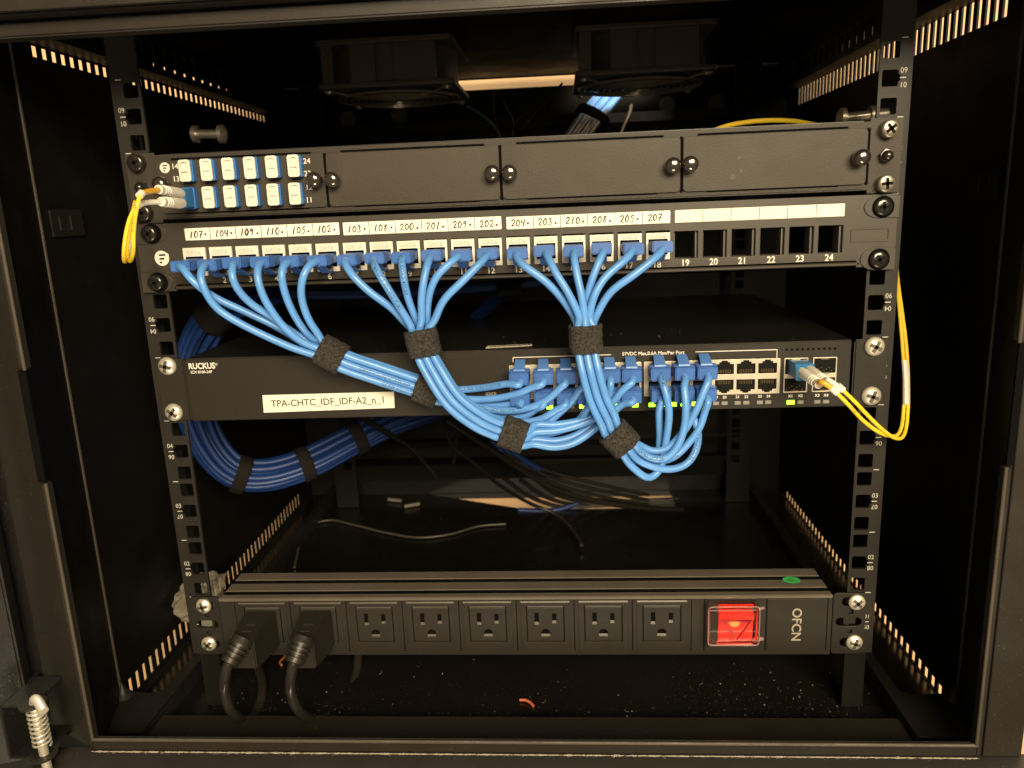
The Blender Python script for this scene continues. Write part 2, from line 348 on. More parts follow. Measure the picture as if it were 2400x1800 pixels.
# hinge-side return and open door
d0 = V((-324, -62)); dd = V((-0.93, -0.37)); nn = V((-dd.y, dd.x))
dp = [d0, d0+dd*420, d0+dd*420+nn*16, d0+nn*16]
door = build(MB().prism([(p.x, p.y) for p in dp], 2, -30, 462), 'door', 'cab', cab, 1.5)
build(MB().box(-420, -321.5, -52, -48, -60, 466), 'hinge_panel', 'cab', cab, 0.5)
hx, hy = -297.5, -95
pts = [(hx-1, hy, -26), (hx-1, hy, 24), (hx+0.5, hy-1, 27.8), (hx+4, hy-3, 27.2), (hx+10.5, hy-8, 23.5)]
pin = build(MB().tube(smooth([V(p) for p in pts], 1.5), 2.9, 14), 'hinge_pin', 'zinc', cab)
sp = [V((hx-1 + 4.9*math.cos(2*math.pi*t/18), hy + 4.9*math.sin(2*math.pi*t/18), -6.5 + 29*t/162)) for t in range(163)]
build(MB().tube(sp, 0.75, 6), 'spring', 'zinc', pin)
for z_, r_ in ((22.8, 8), (-14, 8.5)): build(MB().lathe((hx-2, hy, z_), (0,0,1), [(0,r_),(1.2,r_)]), 'hinge_washer', 'rail', pin)
build(MB().box(hx-22, hx-2, hy-2, hy+30, 21.4, 22.6).box(hx-22, hx-2, hy-2, hy+30, -15.4, -14.2).box(hx-24, hx-22, hy-2, hy+34, -15.4, 22.6), 'hinge_bracket', 'cab', cab, 0.4)

# mounting rails with square holes, notches and numbers
U = 44.45
def front_rail(sx):
    mb = MB(); xa, xb = sorted((sx*225.9, sx*245.1))
    def notch(zc):                 # middle hole of each unit, with a round bite towards the outside
        q = rrect(232.5-4.75, 232.5+4.75, zc-4.75, zc+4.75, 1.1, 3)
        k = [i for i, p in enumerate(q) if p[0] > 237 and p[1] < zc]; k = max(k) + 1
        q = q[:k] + [(237.25, zc-2.3), (238.1, zc-1.9), (238.7, zc-.8), (238.7, zc+.8), (238.1, zc+1.9), (237.25, zc+2.3)] + q[k:]
        return [(sx*p[0], p[1]) for p in (q if sx > 0 else q[::-1])]
    for n in range(9):
        hs = [rrect(sx*232.5-4.75, sx*232.5+4.75, n*U+h-4.75, n*U+h+4.75, 1.1, 3) for h in (6.35, 38.1)] + [notch(n*U+22.225)]
        p_ = plate_mb([(xa,n*U),(xb,n*U),(xb,n*U+U),(xa,n*U+U)], hs, 0, 2.0); mb.add(p_.v, p_.f)
    mb.box(xa, xb, 0, 2, -1.5, 0).box(xa, xb, 0, 2, 9*U, 455)
    mb.box(sx*243.7, sx*245.1, 2.05, 22, -1.5, 455)
    me = mesh_of(mb, 'mounting_rail', 'rail'); bm = bmesh.new(); bm.from_mesh(me); bmesh.ops.remove_doubles(bm, verts=bm.verts[:], dist=2e-5)
    inner = [f for f in bm.faces if abs(f.normal.z) > .99 and f.calc_area() > 2e-5 and any(abs(f.calc_center_median().z - n*U*S) < 1e-4 for n in range(0, 10)) and f.calc_center_median().y < .0021]
    bmesh.ops.delete(bm, geom=inner, context='FACES_ONLY')
    ed = [e for e in bm.edges if len(e.link_faces) == 2 and e.calc_face_angle(0) > 1.0]
    bmesh.ops.bevel(bm, geom=ed, offset=.0003, segments=2, affect='EDGES', clamp_overlap=True); bm.to_mesh(me); bm.free(); me.set_sharp_from_angle(angle=.6)
    r = put(me, 'mounting_rail', cab)
    build(MB().box(sx*229, sx*243.6, 6, 8, -49, 4), 'rail_foot', 'dark', cab)
    nums = MB()
    for n in range(1, 10):
        zc = (n-.5)*U
        nums.box(sx*(238.0), sx*(241.6), -0.14, 0.02, zc-0.28, zc+0.28)
        nums.box(sx*(238.0), sx*(241.6), -0.14, 0.02, n*U-0.28, n*U+0.28)
        for s_, dz, rt in (('0%d' % n, 3.9, 0), ('0%d' % (10-n), -3.9, math.pi)):
            t = text_mb(s_, 4.4, sx*240.2, zc+dz, -0.08, rot=rt, sx=0.95, thick=0.05); nums.add(t.v, t.f)
    build(nums, 'rail_numbers', 'num', r)
front_rail(-1); front_rail(1)
for sx in (-1, 1):
    holes = [rrect(sx*238-4.75, sx*238+4.75, n*U+h-4.75, n*U+h+4.75, 1.0, 2) for n in range(9) for h in (6.35, 22.225, 38.1)]
    pl = plate_mb(rrect(sx*242-14, sx*242+14, -49, 458), holes, 404, 406)
    build(pl, 'rear_rail', 'cabin', cab)
    # bolts holding the front rail to the side rail
    bz = 362 if sx > 0 else 371
    b0 = V((sx*(228 if sx > 0 else 204), 60, bz))
    build(MB().lathe(b0, (sx,0,0.05), [(0,3.2),(16,3.2),(16,6),(19,6),(19,3.6),(30 if sx > 0 else 20,3.6)], 16).lathe(b0, (-sx,0,0), [(0,6.5),(3,6.5),(5,3)], 16), 'rail_bolt', 'steel', cab)
    build(MB().box(sx*258, sx*226, 68, 92, bz-14, bz-11).box(sx*258, sx*256, 50, 92, bz-14, bz+9), 'bolt_bracket', 'cabin', cab)
# ------------------------------------------------------------------ screws
def pan_screw(parent, x, z, y, mt, r=5.4, name='screw', turn=0.3, deep=2.6, washer=False):
    mb = MB(); q = V((x, y, z))
    if washer: mb.lathe(q, (0,-1,0), [(0,r*1.28),(1.3,r*1.28),(1.5,r*1.1)], 24)
    if mt == 'zinc': mb.lathe(q, (0,-1,0), [(0,r*0.96),(.8,r),(1.6,r*.985),(deep*.7,r*.86),(deep,r*0.66),(deep+.6,r*0.40),(deep+.8,r*.12)], 28)
    else: mb.lathe(q, (0,-1,0), [(0,r*0.98),(deep-.4,r),(deep+.3,r*.95),(deep+.8,r*0.80),(deep+.95,r*0.45)], 28)
    o = build(mb, name, mt, parent, ang=50)
    c = MB(); ct, st = math.cos(turn), math.sin(turn); yy = y - deep - 1.05
    for a, b in (((ct,st),(-st,ct)), ((-st,ct),(-ct,-st))):
        L, W = r*0.62, r*0.17
        p = [(x+a[0]*i*L+b[0]*j*W, yy, z+a[1]*i*L+b[1]*j*W) for i, j in ((-1,-1),(1,-1),(1,1),(-1,1))]
        p2 = [(u_, y-deep+0.2, v_) for u_, _, v_ in p]
        c.add(p + p2, [(0,1,2,3),(7,6,5,4),(0,4,5,1),(1,5,6,2),(2,6,7,3),(3,7,4,0)])
    build(c, 'cross_slot', 'dark' if mt != 'zinc' else 'bslot', o)
    return o
K['bslot'] = mat('worn_slot', (0.20, 0.18, 0.14), 0.35, metal=0.8)

def logo(parent, x, z, r, y):
    d = MB().add([(x + r*math.cos(2*math.pi*k/32), y, z + r*math.sin(2*math.pi*k/32)) for k in range(32)], [list(range(32))])
    d.add([(x+r*.72, y+.01, z+r*.62), (x+r*.95, y+.01, z+r*.25), (x+r*1.02, y+.01, z+r*.45), (x+r*.9, y+.01, z+r*.6)], [(0,1,2,3)])
    o = build(d, 'emblem', 'white', parent)
    b = MB()
    for dz, x1 in ((.42,.55),(-.08,.32),(-.56,-.02)):
        zz = z+dz*r; b.tube([(x-r*.3, y-.03, zz), (x+r*x1, y-.03, zz)], r*.11, 8)
    build(b, 'emblem_bars', 'line', o)

# ------------------------------------------------------------------ fibre patch enclosure (U8)
z0 = 311.6; z1 = 355.2
fp = thing('fiber_enclosure', 'black one-unit fibre tray with four thumb-knob plates, topmost unit on the rails', 'fibre panel', (0, -2, z0))
out = [(-241.3,z0),(-222,z0),(-222,z0+2.0),(222,z0+2.0),(222,z0),(241.3,z0),(241.3,z1),(222,z1),(222,z1-1.6),(-222,z1-1.6),(-222,z1),(-241.3,z1)]
f = build(plate_mb(out, [], -2.2, 0, 0.3), 'face_frame', 'panel', fp)
build(MB().box(-219, 219, 0.05, 230, z0+1.5, z1-0.9), 'tray', 'swtop', fp)
build(MB().box(-219.5, 219.5, -4.2, -2.25, z0+2.1, z0+4.6), 'bottom_lip', 'panel', fp, 0.9)
sl = MB()
for a, b in ((-211,-120),(-101,-10.5),(9.5,99.5),(120,209)):
    sl.box(a, b, -2.7, -2.0, 350.2, 351.3); sl.box(a+6, b-4, -2.7, -2.0, z0+4.9, z0+5.5)
build(sl, 'slots', 'line', fp)
kn = [(-216.1,335.3),(-117.2,334),(-105.6,333.5),(-5.5,333.3),(5.0,333),(104.3,333),(114.6,333.4),(215.2,332.8)]
for i, (a, b) in enumerate(((-221,-112.2),(-110.6,-1.6),(0,109.6),(111.2,220.5))):
    o = build(plate_mb(rrect(a, b, 317.2, 349.8, 2.6, 5), [], -3.8, -2.25, 0.3), 'blank_plate' if i else 'adapter_plate', 'plate', fp)
    gp = MB(); gp.box(b-0.1, b+1.7, -2.75, -2.15, 317, 350)
    build(gp, 'gap', 'line', o)
    for kx, kz in kn[2*i:2*i+2]:
        build(MB().lathe((kx, -3.8, kz), (0,-1,0), [(0,3.2),(2.5,3.2),(2.7,4.6),(6.0,4.9),(8.2,4.7),(9.6,3.9),(10.3,2.4),(10.5,0.6)], 28), 'thumb_knob', 'nickel', o, ang=60)
    if i == 0:
        ap = o
    if i == 3:
        K['smudge'] = mat('smudge', (0.045, 0.04, 0.034), 0.55)
        for sx_, sz_, r_ in ((145,336,1.3),(141,325,1.8),(146,328,1.1),(197,328,0.6)):
            build(MB().add([(sx_ + r_*(1+.5*math.sin(k*2.1))*math.cos(k*.524)*.8, -3.83, sz_ + r_*math.sin(k*.524)) for k in range(12)], [list(range(12))]), 'smudge', 'smudge', o)
logo(ap, -215.0, 345.6, 3.3, -3.95)
tx = MB()
for s_, x_, z_ in (('14',-208.4,346.0),('13',-208.5,338.3),('24',-122.6,345.6),('23',-122.8,338.0),('12',-122.8,329.6),('11',-123.4,321.8)):
    t = text_mb(s_, 4.6, x_, z_, -3.95, thick=.05, fat=.07); tx.add(t.v, t.f)
build(tx, 'port_numbers', 'white', ap)
ax = [-198.9+13.95*k for k in range(6)]
for r_, az in ((0, 342.8), (1, 326.0)):
    for k, x_ in enumerate(ax):
        x_ += -0.9*r_
        a = build(MB().box(x_-4.2, x_+4.2, -9.0, -3.85, az-6.6, az+6.6), 'duplex_adapter', 'adapter', ap, 0.5)
        build(MB().box(x_-3.3, x_+3.3, -9.3, -9.05, az-6.0, az+6.0), 'adapter_mouth', 'line', a)
        if not (r_ == 1 and k == 0):
            c = plate_mb(rrect(x_-3.7, x_+3.7, az-6.7, az+6.7, 1.6, 4), [rrect(x_-2.2, x_+2.2, az+0.7, az+5.0, 0.9, 3), rrect(x_-2.2, x_+2.2, az-5.0, az-0.7, 0.9, 3)], -11.6, -9.4, 0.4)
            c.box(x_-2.9, x_+2.9, -10.0, -9.5, az-5.6, az+5.6)
            build(c, 'dust_cap', 'jack', a)
K['dscrew'] = mat('grey_screw', (0.24, 0.21, 0.165), 0.30, metal=0.7, bump=0.1)
for x_, z_ in ((-232.5,349.3),(-232.3,318.2),(232,348.7),(231.8,317.1)):
    pan_screw(fp, x_, z_, -2.3, 'bscrew' if x_ < 0 else 'dscrew', 5.4, turn=random.random(), deep=5.0)
for x_, z_ in ((-232, 334), (231.5, 333.3)):
    build(MB().lathe((x_, -2.3, z_), (0,-1,0), [(0,4.1),(3.5,4.1),(3.6,3.4)], 6).lathe((x_, -2.3, z_), (0,-1,0), [(3.5,3.3),(5.2,3.1),(6.6,2.2),(7.2,0.8)], 18), 'cap_nut', 'bscrew', fp, ang=40)

# ------------------------------------------------------------------ keystone patch panel (U7)
pp = thing('patch_bay', 'black keystone patch panel with eighteen cream jacks and handwritten room tags', 'patch panel', (0, -2, 267))
JX = [-202.5+17.6*i for i in range(6)] + [-96.6+17.46*i for i in range(6)] + [8.4+17.5*i for i in range(6)] + [113.5+17.64*i for i in range(6)]
holes = [rrect(x-7.3, x+7.3, 277.2 if i < 18 else 276.6, 294.2 if i < 18 else 293.4, 0.3, 1) for i, x in enumerate(JX)]
pl = plate_mb(rrect(-241.3, 241.3, 267.2, 311.0, 1.0, 3), holes, -3, 0, 0.35)
body = build(pl, 'face', 'patch', pp)
build(MB().box(-219, 219, -6.2, -3.05, 267.4, 271.6), 'bottom_bevel', 'patch', pp, 1.8, seg=3)
fr = MB()
for x in JX[18:]:
    fr.box(x+6.0, x+7.2, 0.1, 11, 276.6, 293.4).box(x-7.2, x-6.6, 0.1, 11, 276.6, 293.4).box(x-7.2, x+7.2, 0.1, 11, 275.6, 276.5)
K['sleeve'] = mat('sleeve_plastic', (0.10, 0.09, 0.078), 0.4)
build(fr, 'empty_port_sleeve', 'sleeve', pp)
for x_, z_ in ((-230.5,304.9),(-230.6,273.3),(231,303.4),(230.4,271.8)):
    s_ = -1 if x_ < 0 else 1
    build(plate_mb([(x_+s_*10.6, z_-6.6)] + [(x_ - s_*(1+9.5*math.sin(t*math.pi/8)), z_ - 6.6 + (13.2)*(1-math.cos(t*math.pi/8))/2) for t in range(9)] + [(x_+s_*10.6, z_+6.6)], [], -3.9, -3.05, 0.3), 'screw_seat', 'patch', pp)
    pan_screw(pp, x_, z_, -3.9, 'bscrew', 5.2, turn=random.random(), deep=3.0, washer=False)
    build(MB().lathe((x_+.8, -3.85, z_), (0,-1,0), [(0,6.6),(.25,6.6)]), 'screw_slot', 'line', pp)
logo(pp, -225.6, 288.9, 4.9, -3.1)
build(plate_mb(rrect(213.6, 236.8, 282.6, 291.0, 0.8, 3), [rrect(214.5, 235.9, 283.5, 290.1, 0.5, 3)], -3.5, -3.05, 0.2), 'badge_frame', 'patch', pp)
tx = MB()
for i, x in enumerate(JX):
    t = text_mb(str(i+1), 5.6, x-0.4, 273.7 - (0.6 if i < 18 else 0), -3.12, thick=.05, fat=.11, sx=.95); tx.add(t.v, t.f)
tx2 = build(tx, 'port_numbers', 'white', pp)
# handwritten digits as strokes in a 0.6 x 1 cell
DG = {'0': [[(.3,1),(.08,.75),(.05,.35),(.25,0),(.48,.2),(.55,.65),(.3,1)]], '1': [[(.38,1),(.28,.5),(.22,0)]],
      '2': [[(.05,.75),(.2,1),(.45,.95),(.45,.65),(.25,.3),(.05,.05),(.2,.18),(.35,.02),(.6,.12)]], '3': [[(.08,.9),(.3,1),(.5,.8),(.25,.55),(.5,.4),(.45,.1),(.2,0),(.02,.12)]],
      '4': [[(.15,1),(.08,.5),(.5,.52)], [(.52,1),(.45,.5),(.42,0)]], '5': [[(.55,1),(.2,.98),(.12,.6),(.4,.62),(.5,.3),(.3,0),(.05,.08)]],
      '7': [[(.02,.92),(.55,1),(.3,.45),(.2,0)], [(.15,.5),(.48,.52)]], '8': [[(.5,.85),(.3,1),(.1,.8),(.45,.3),(.3,0),(.08,.25),(.5,.85)]],
      '9': [[(.5,.85),(.25,1),(.08,.75),(.25,.55),(.5,.8),(.42,.4),(.38,0)]]}
def scribble(mb, s_, x, z, h, y, r=.5):
    wd = .72*h; jx = random.uniform(-.3,.3)
    for i, c in enumerate(s_):
        for st in DG[c]:
            q = [V((x + jx + i*wd + p[0]*h + .12*h*(p[1]-.5), y, z + p[1]*h + random.uniform(-.05,.05)*h)) for p in st]
            mb.tube(smooth(q, .5) if len(q) > 2 else q, r, 5, flat=.5)
TAGS = ['107','104','109','110','105','102','103','108','200','201','209','202','204','203','210','208','205','207']
for g, (xa, xb) in enumerate(((-207.6,-105.8),(-103.2,-1.7),(1.5,103.5),(106.4,209.0))):
    zt, zb = (307.3, 299.6) if g == 0 else ((307.0, 299.0) if g == 1 else (306.4, 298.7))
    st = build(MB().box(xa, xb, -4.1, -3.05, zb, zt), 'label_strip', 'paper' if g < 3 else 'film', pp, 0.25)
    ln = MB()
    for k in range(1, 6): ln.box(xa + (xb-xa)*k/6 - .2, xa + (xb-xa)*k/6 + .2, -4.14, -4.0, zb+.2, zt-.2)
    build(ln, 'cell_lines', 'ink', st)
    if g < 3:
        hw = MB(); hv = MB()
        for k in range(6):
            s_ = TAGS[g*6+k]; xx = xa + (xb-xa)*(k+.5)/6 - 5.2
            scribble(hw, s_, xx, zb+1.7+random.uniform(-.2,.2), 4.3, -4.16)
            if s_ == '109': scribble(hv, '0', xx+2.4, zb+1.8, 4.0, -4.2, .5); scribble(hv, '9', xx+5.9, zb+1.7, 4.3, -4.2, .45)
            if s_ != '207': hv.lathe((xx+10.6+random.uniform(-.4,.6), -4.05, zb+3.0+random.uniform(-.3,.8)), (0,-1,0), [(0,.8),(.15,.7)], 10)
        build(hw, 'handwriting', 'ink', st); build(hv, 'ink_dots', 'inkv', st)
for i in range(18):
    x = JX[i]; zt = 295.0 - 0.11*i; zb_ = 276.6
    c = plate_mb(rrect(x-7.4, x+7.4, zb_, zt, 0.3, 2), [rrect(x-5.9, x+5.9, 279.6, 289.2)], -5.4, -2.9, 0.25)
    c.box(x-5.2, x+5.2, -5.7, -5.35, 290.3, zt-.7)
    j = build(c, 'keystone_jack', 'jack', pp)
    build(MB().box(x-6.0, x+6.0, 3, 4, 279, 290).box(x-6.2, x-5.9, -5.2, 3, 279.5, 289.3).box(x+5.9, x+6.2, -5.2, 3, 279.5, 289.3).box(x-6, x+6, -5.2, 3, 289.2, 289.6), 'jack_mouth', 'dark', j)
    build(MB().box(x-3.2, x+3.2, -5.5, -5.2, 277.6, 280.4), 'latch_recess', 'scrap', j)
    text('CAT.6', 3.3, x, 291.9 + (zt-295)*.5, -5.74, 'jackt', j, 'embossed_text', thick=.05, sx=1.05)

# ------------------------------------------------------------------ network switch (U5)
sw = thing('network_switch', 'black rack switch with printed name label and a row of green lights', 'switch', (0, 0, 178.4))
build(MB().box(-219.6, 219.2, -0.2, 265, 178.6, 221.4), 'chassis', 'swtop', sw, 0.6)
build(MB().box(-219.6, 217.8, -4.2, -0.3, 178.3, 221.7), 'front_face', 'switch', sw, 0.8)
for sx in (-1, 1):
    ear = build(plate_mb(rrect(sx*230.9-10.2, sx*230.9+10.2, 178.6, 221.6, 0.8, 2), [], -2.2, -0.1, 0.3), 'mounting_ear', 'switch', sw)
    build(MB().box(sx*219.4, sx*222.2, -5.0, -2.25, 178.6, 221.4), 'ear_fold', 'switch', ear, 1.0)
    for z_ in (217, 184.6): pan_screw(ear, sx*232.2, z_, -2.3, 'zinc', 6.2, turn=random.random()*1.5, deep=3.6)
FY = -4.25
text('RUCKUS', 5.6, -217.0, 216.4, FY-.05, 'white', sw, 'maker_lettering', align='LEFT', fat=.16, thick=.05, sx=.86)
text('®', 2.4, -197.6, 217.4, FY-.05, 'white', sw, 'registered_mark', thick=.05)
text('ICX 8100-24P', 2.6, -216.0, 212.4, FY-.05, 'white', sw, 'model_lettering', align='LEFT', fat=.05, thick=.05)
lb = MB().prism([(-168.6,183.2),(-78.6,184.4),(-78.2,195.6),(-168.2,195.4)], 1, FY-.35, FY+.05)
lb = build(lb, 'name_label', 'film', sw)
text('TPA-CHTC_IDF_IDF-A2_n_1', 6.5, -123.6, 189.6, FY-.42, 'black', lb, 'label_text', rot=.011, thick=.04, fat=.04, sx=.985)
text('|O|O|', 3.0, -13.4, 192.3, FY-.05, 'white', sw, 'console_mark', thick=.05, fat=.05)
# bracket line above the ports
ln = MB(); yl = FY-.1
ln.box(2.0,49,yl,FY+.02,216.2,216.7).box(120,171.6,yl,FY+.02,216.6,217.1).box(2.0,2.4,yl,FY+.02,213.2,216.1).box(171.2,171.6,yl,FY+.02,211.5,216.5).box(56,66,yl,FY+.02,216.3,216.8)
build(ln, 'port_bracket_line', 'white', sw)
text('57VDC Max,0.6A Max/Per Port', 3.1, 93, 216.7, FY-.06, 'white', sw, 'power_lettering', thick=.05, fat=.07)
PX = [7.3,22.0,36.2,50.2,64.2,78.1,95.9,110.4,124.5,138.5,152.1,165.7]
def rj(x, z, up):    # port outline, latch notch on top or bottom
    s_ = 1 if up else -1
    p = [(x-5.9,z-s_*4.2),(x+5.9,z-s_*4.2),(x+5.9,z+s_*2.6),(x+3.4,z+s_*2.6),(x+3.4,z+s_*3.8),(x+1.9,z+s_*3.8),(x+1.9,z+s_*4.8),(x-1.9,z+s_*4.8),(x-1.9,z+s_*3.8),(x-3.4,z+s_*3.8),(x-3.4,z+s_*2.6),(x-5.9,z+s_*2.6)]
    return p if up else p[::-1]
for xa, xb, cols in ((-0.6,85.4,PX[:6]),(87.0,173.6,PX[6:])):
    hs = [rj(x, 205.9, True) for x in cols] + [rj(x, 193.9, False) for x in cols]
    fb = build(plate_mb(rrect(xa, xb, 188.3, 211.4, .4, 2), hs, FY-.9, FY-.05, 0.12), 'port_frame', 'portf', sw)
for x in PX:
    for z, up in ((205.9,True),(193.9,False)):
        s_ = 1 if up else -1
        mb = MB().box(x-5.7, x+5.7, FY-.3, FY-.12, z-s_*4.1, z+s_*4.7)
        po = build(mb, 'ethernet_port', 'dark', sw)
        if x > 130:
            g = MB()
            for k in range(8): g.box(x-3.7+k*1.06-.18, x-3.7+k*1.06+.18, FY-.5, FY-.25, z-s_*3.4, z-s_*1.2)
            build(g, 'contacts', 'gold', po)
lon = {0,1,2,3,4,5,6,7,8,9,10,11,12,13,14,15,16,17}
LX = []
for i, x in enumerate(PX): LX += [x-3.3, x+3.3]
tx = MB()
for i, x in enumerate(LX):
    zl = 182.4
    if i >= 12: x = [92.3,99.0,106.2,112.9,120.1,126.8,133.6,139.0,147.4,152.9,161.6,166.9][i-12]
    if i == 18: pass
    build(MB().box(x-2.0, x+2.0, FY-.35, FY-.02, zl-1.3, zl+1.3), 'status_light', 'ledon' if i < 18 and i not in (2,5,10,17) or i == 15 else 'ledof', sw, 0.2)
    if i >= 12 and x > 131:
        t = text_mb(str(i+1), 2.5, x, 186.3, FY-.06, thick=.04, fat=.04); tx.add(t.v, t.f)
for s_, x in (('19',133.6),):
    t = text_mb(s_, 2.5, x-.3, 186.3, FY-.06, thick=.04, fat=.04); tx.add(t.v, t.f)
for k, (s_, x) in enumerate((('X1',181.2),('X2',187.4),('X3',198.1),('X4',203.6))):
    build(MB().box(x-2.0-(.4 if k == 0 else 0), x+2.0+(.4 if k == 0 else 0), FY-.35, FY-.02, 180.6, 183.2), 'status_light', 'ledon' if k == 0 else 'ledof', sw, 0.2)
    t = text_mb(s_, 2.5, x-.2, 186.0, FY-.06, thick=.04, fat=.05); tx.add(t.v, t.f)
build(tx, 'light_numbers', 'white', sw)
vh = MB()
for k in range(10): vh.lathe((177.4 + 3.34*k, FY+.05, 216.6), (0,-1,0), [(0,.85),(.12,.85)], 12)
build(vh, 'vent_holes', 'line', sw)
for xa in (176.0, 194.0):
    hs = [rrect(xa+.7, xa+14.3, 200.9, 210.6), rrect(xa+.7, xa+14.3, 189.3, 198.0)]
    cg = build(plate_mb(rrect(xa, xa+15, 188.6, 211.2, .3, 2), hs, FY-.9, FY-.05, .12), 'fibre_cage', 'portf', sw)
    for a, b in ((200.9,210.6),(189.3,198.0)):
        c = build(MB().box(xa+.6, xa+14.4, FY-.3, FY-.12, a-.1, b+.1), 'fibre_port', 'dark', cg)
        g = MB().box(xa+5, xa+10, FY-.8, FY-.25, a-.1 if a < 195 else b-.9, a+.8 if a < 195 else b+.1)
        for k in range(7): g.box(xa+2+k*1.6, xa+2.5+k*1.6, FY-.5, FY-.25, a+1+1.1*(k % 3), a+1.8+1.1*(k % 3))
        build(g, 'port_springs', 'gold', c)
    build(MB().box(xa+5, xa+10.5, FY-1.3, FY-.95, 200.2, 201.2), 'release_tab', 'steel', cg)
s0 = V((-16.2, 9, 221.55)); s1 = V((14.1, 14, 221.55))
st = build(MB().prism([(-16.4,5),(14.4,10),(14.0,16),(-16.0,13.5)], 2, 221.45, 221.65), 'lid_sticker', 'sticker', sw)
b = MB()
for k in range(16): b.box(-14+k*1.7, -13+k*1.7 + .4*(k % 2), 9+k*.2, 11.4+k*.2, 221.66, 221.72)
build(b, 'sticker_print', 'black', st)

# ------------------------------------------------------------------ power strip (U1)
pd = thing('power_strip', 'black rack power strip with eight outlets and a glowing red rocker switch', 'power strip', (0, 0, -1))
prof = [(-2,-1),(38,-1),(38,44),(26.5,44),(26.5,31),(20.8,31),(20.8,44),(9.2,44),(9.2,31),(3.4,31),(3.4,44.2),(-2,44.2)]
mb = MB().prism(prof, 0, -219, 215.5); mb.box(-219, 215.5, -3.4, -2.02, 42.0, 44.6)
build(mb, 'housing', 'pdu', pd, 0.5)
build(MB().box(-218.5, 215, 20.9, 26.4, 31.1, 43.3), 'groove_shade', 'line', pd)  # black fill painting the shade inside the top grooves
build(MB().box(-218.5, 215, 3.5, 9.1, 31.1, 43.3), 'groove_shade', 'line', pd)  # black fill for groove shade, front groove
build(MB().box(-219.1, 215.6, -2.75, -2.03, -1.4, 41.9), 'front_panel', 'pdup', pd, 0.3)
for sx in (-1, 1):
    x0, x1 = (-241.6, -219.6) if sx < 0 else (216.2, 238.4)
    cx = (x0+x1)/2; sc = -230.5 if sx < 0 else 229.5
    hs = [rrect(sc-7.5, sc+7.5, 35.2, 42.2, 3.4, 4), rrect(cx-5.5-3.2, cx+5.5+3.2, 20.2, 26.6, 3.1, 4), rrect(sc-7.5, sc+7.5, 4.2, 11.2, 3.4, 4), circ(cx+1, 30.8, 1.9), circ(cx+1, 16.0, 1.9)]
    ear = build(plate_mb(rrect(x0, x1, -1.0, 45.2, 2.4, 4), hs, -2.4, -0.3, 0.35), 'mounting_ear', 'rail', pd)
    for z_ in (38.9, 8.3): pan_screw(ear, sc + (2 if sx > 0 else 0), z_, -2.4, 'zinc', 5.6, turn=random.random()*1.5, deep=3.0)
    build(MB().box(sc-5, sc+3, -.25, .2, 20.8, 26), 'cage_nut', 'steel' if sx < 0 else 'rail', ear)
OX = [-187.0,-146.0,-105.0,-64.2,-23.4,17.6,58.4,99.2]
for i, x in enumerate(OX):
    o = MB()
    fr_ = plate_mb(rrect(x-20.1, x+20.1, 2.0, 41.8), [rrect(x-13.4, x+13.4, 9.6, 37.6, .5, 2)], -3.4, -2.8, .25)
    fr2 = plate_mb(rrect(x-17.4, x+17.4, 4.4, 40.3), [rrect(x-13.4, x+13.4, 9.6, 37.6, .5, 2)], -3.9, -3.2, .25)
    fr_.add(fr2.v, fr2.f)
    o = build(fr_, 'outlet', 'pdup', pd)
    gx = x
    def D(cx, cz, r): return [(cx+r, cz-r*.75)] + [(cx + r*math.cos(t*math.pi/8), cz + r*math.sin(t*math.pi/8)) for t in range(9)] + [(cx-r, cz-r*.75)]
    fc = plate_mb(rrect(x-12.8, x+12.8, 10.6, 36.6, .5, 2), [rrect(x-7.6, x-4.7, 23.6, 32.4), rrect(x+4.9, x+7.7, 24.6, 31.8), D(x, 16.6, 3.1)], -4.0, -2.95, .3)
    face = build(fc, 'outlet_face', 'pdup', o)
    build(MB().box(x-8, x+8, -2.9, -2.78, 12.5, 33), 'outlet_holes', 'line', face)
    lip = MB()
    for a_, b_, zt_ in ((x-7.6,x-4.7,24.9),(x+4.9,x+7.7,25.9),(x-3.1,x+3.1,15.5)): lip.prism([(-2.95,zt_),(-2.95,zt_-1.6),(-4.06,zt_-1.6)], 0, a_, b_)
    build(lip, 'hole_lip', 'pdulip', face)  # lighter slopes painting the bright lower rims of the holes
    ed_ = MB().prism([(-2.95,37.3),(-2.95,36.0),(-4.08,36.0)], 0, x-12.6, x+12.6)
    build(ed_, 'face_edge', 'pdulip', face)  # lighter strip painting the highlight on the face's top edge
    build(MB().prism([(-3.4,41.2),(-3.4,40.2),(-3.98,40.2)], 0, x-17.2, x+17.2), 'frame_edge', 'pdulip', o)  # same painted highlight on the frame's top edge
    build(MB().box(x-13.2, x-12.8, -3.5, -2.8, 9.8, 37.4).box(x+12.9, x+13.4, -3.5, -2.8, 9.8, 37.4), 'face_gap', 'line', o)
    build(MB().box(x-20.6, x-20.2, -3.0, -2.7, 2, 41.8), 'seam', 'line', o)
for x in (119.8, 128.6, 171.0, 212.5): build(MB().box(x-.25, x+.25, -3.0, -2.7, 2, 41.8), 'seam', 'line', pd)
build(plate_mb(rrect(171.6, 211.8, 2.2, 41.6, .5, 2), [], -3.4, -2.8, .25), 'brand_plate', 'pdup', pd)
text('OFCN', 9.0, 191.4, 22.1, -3.46, 'obeige', pd, 'brand_lettering', rot=-math.pi/2, thick=.05, fat=.12, sx=1.02)
build(plate_mb(rrect(129.0, 170.6, 2.2, 41.6), [rrect(137, 163, 11, 35)], -3.3, -2.8, .2), 'switch_bezel', 'pdup', pd)
rk = MB().prism([(-2.6, 12.2), (-2.6, 34.4), (-9.5, 33.6), (-6.4, 23), (-5.0, 12.8)], 0, 138.0, 161.5)
rk = build(rk, 'rocker', 'red', pd, .5)
rb = MB()
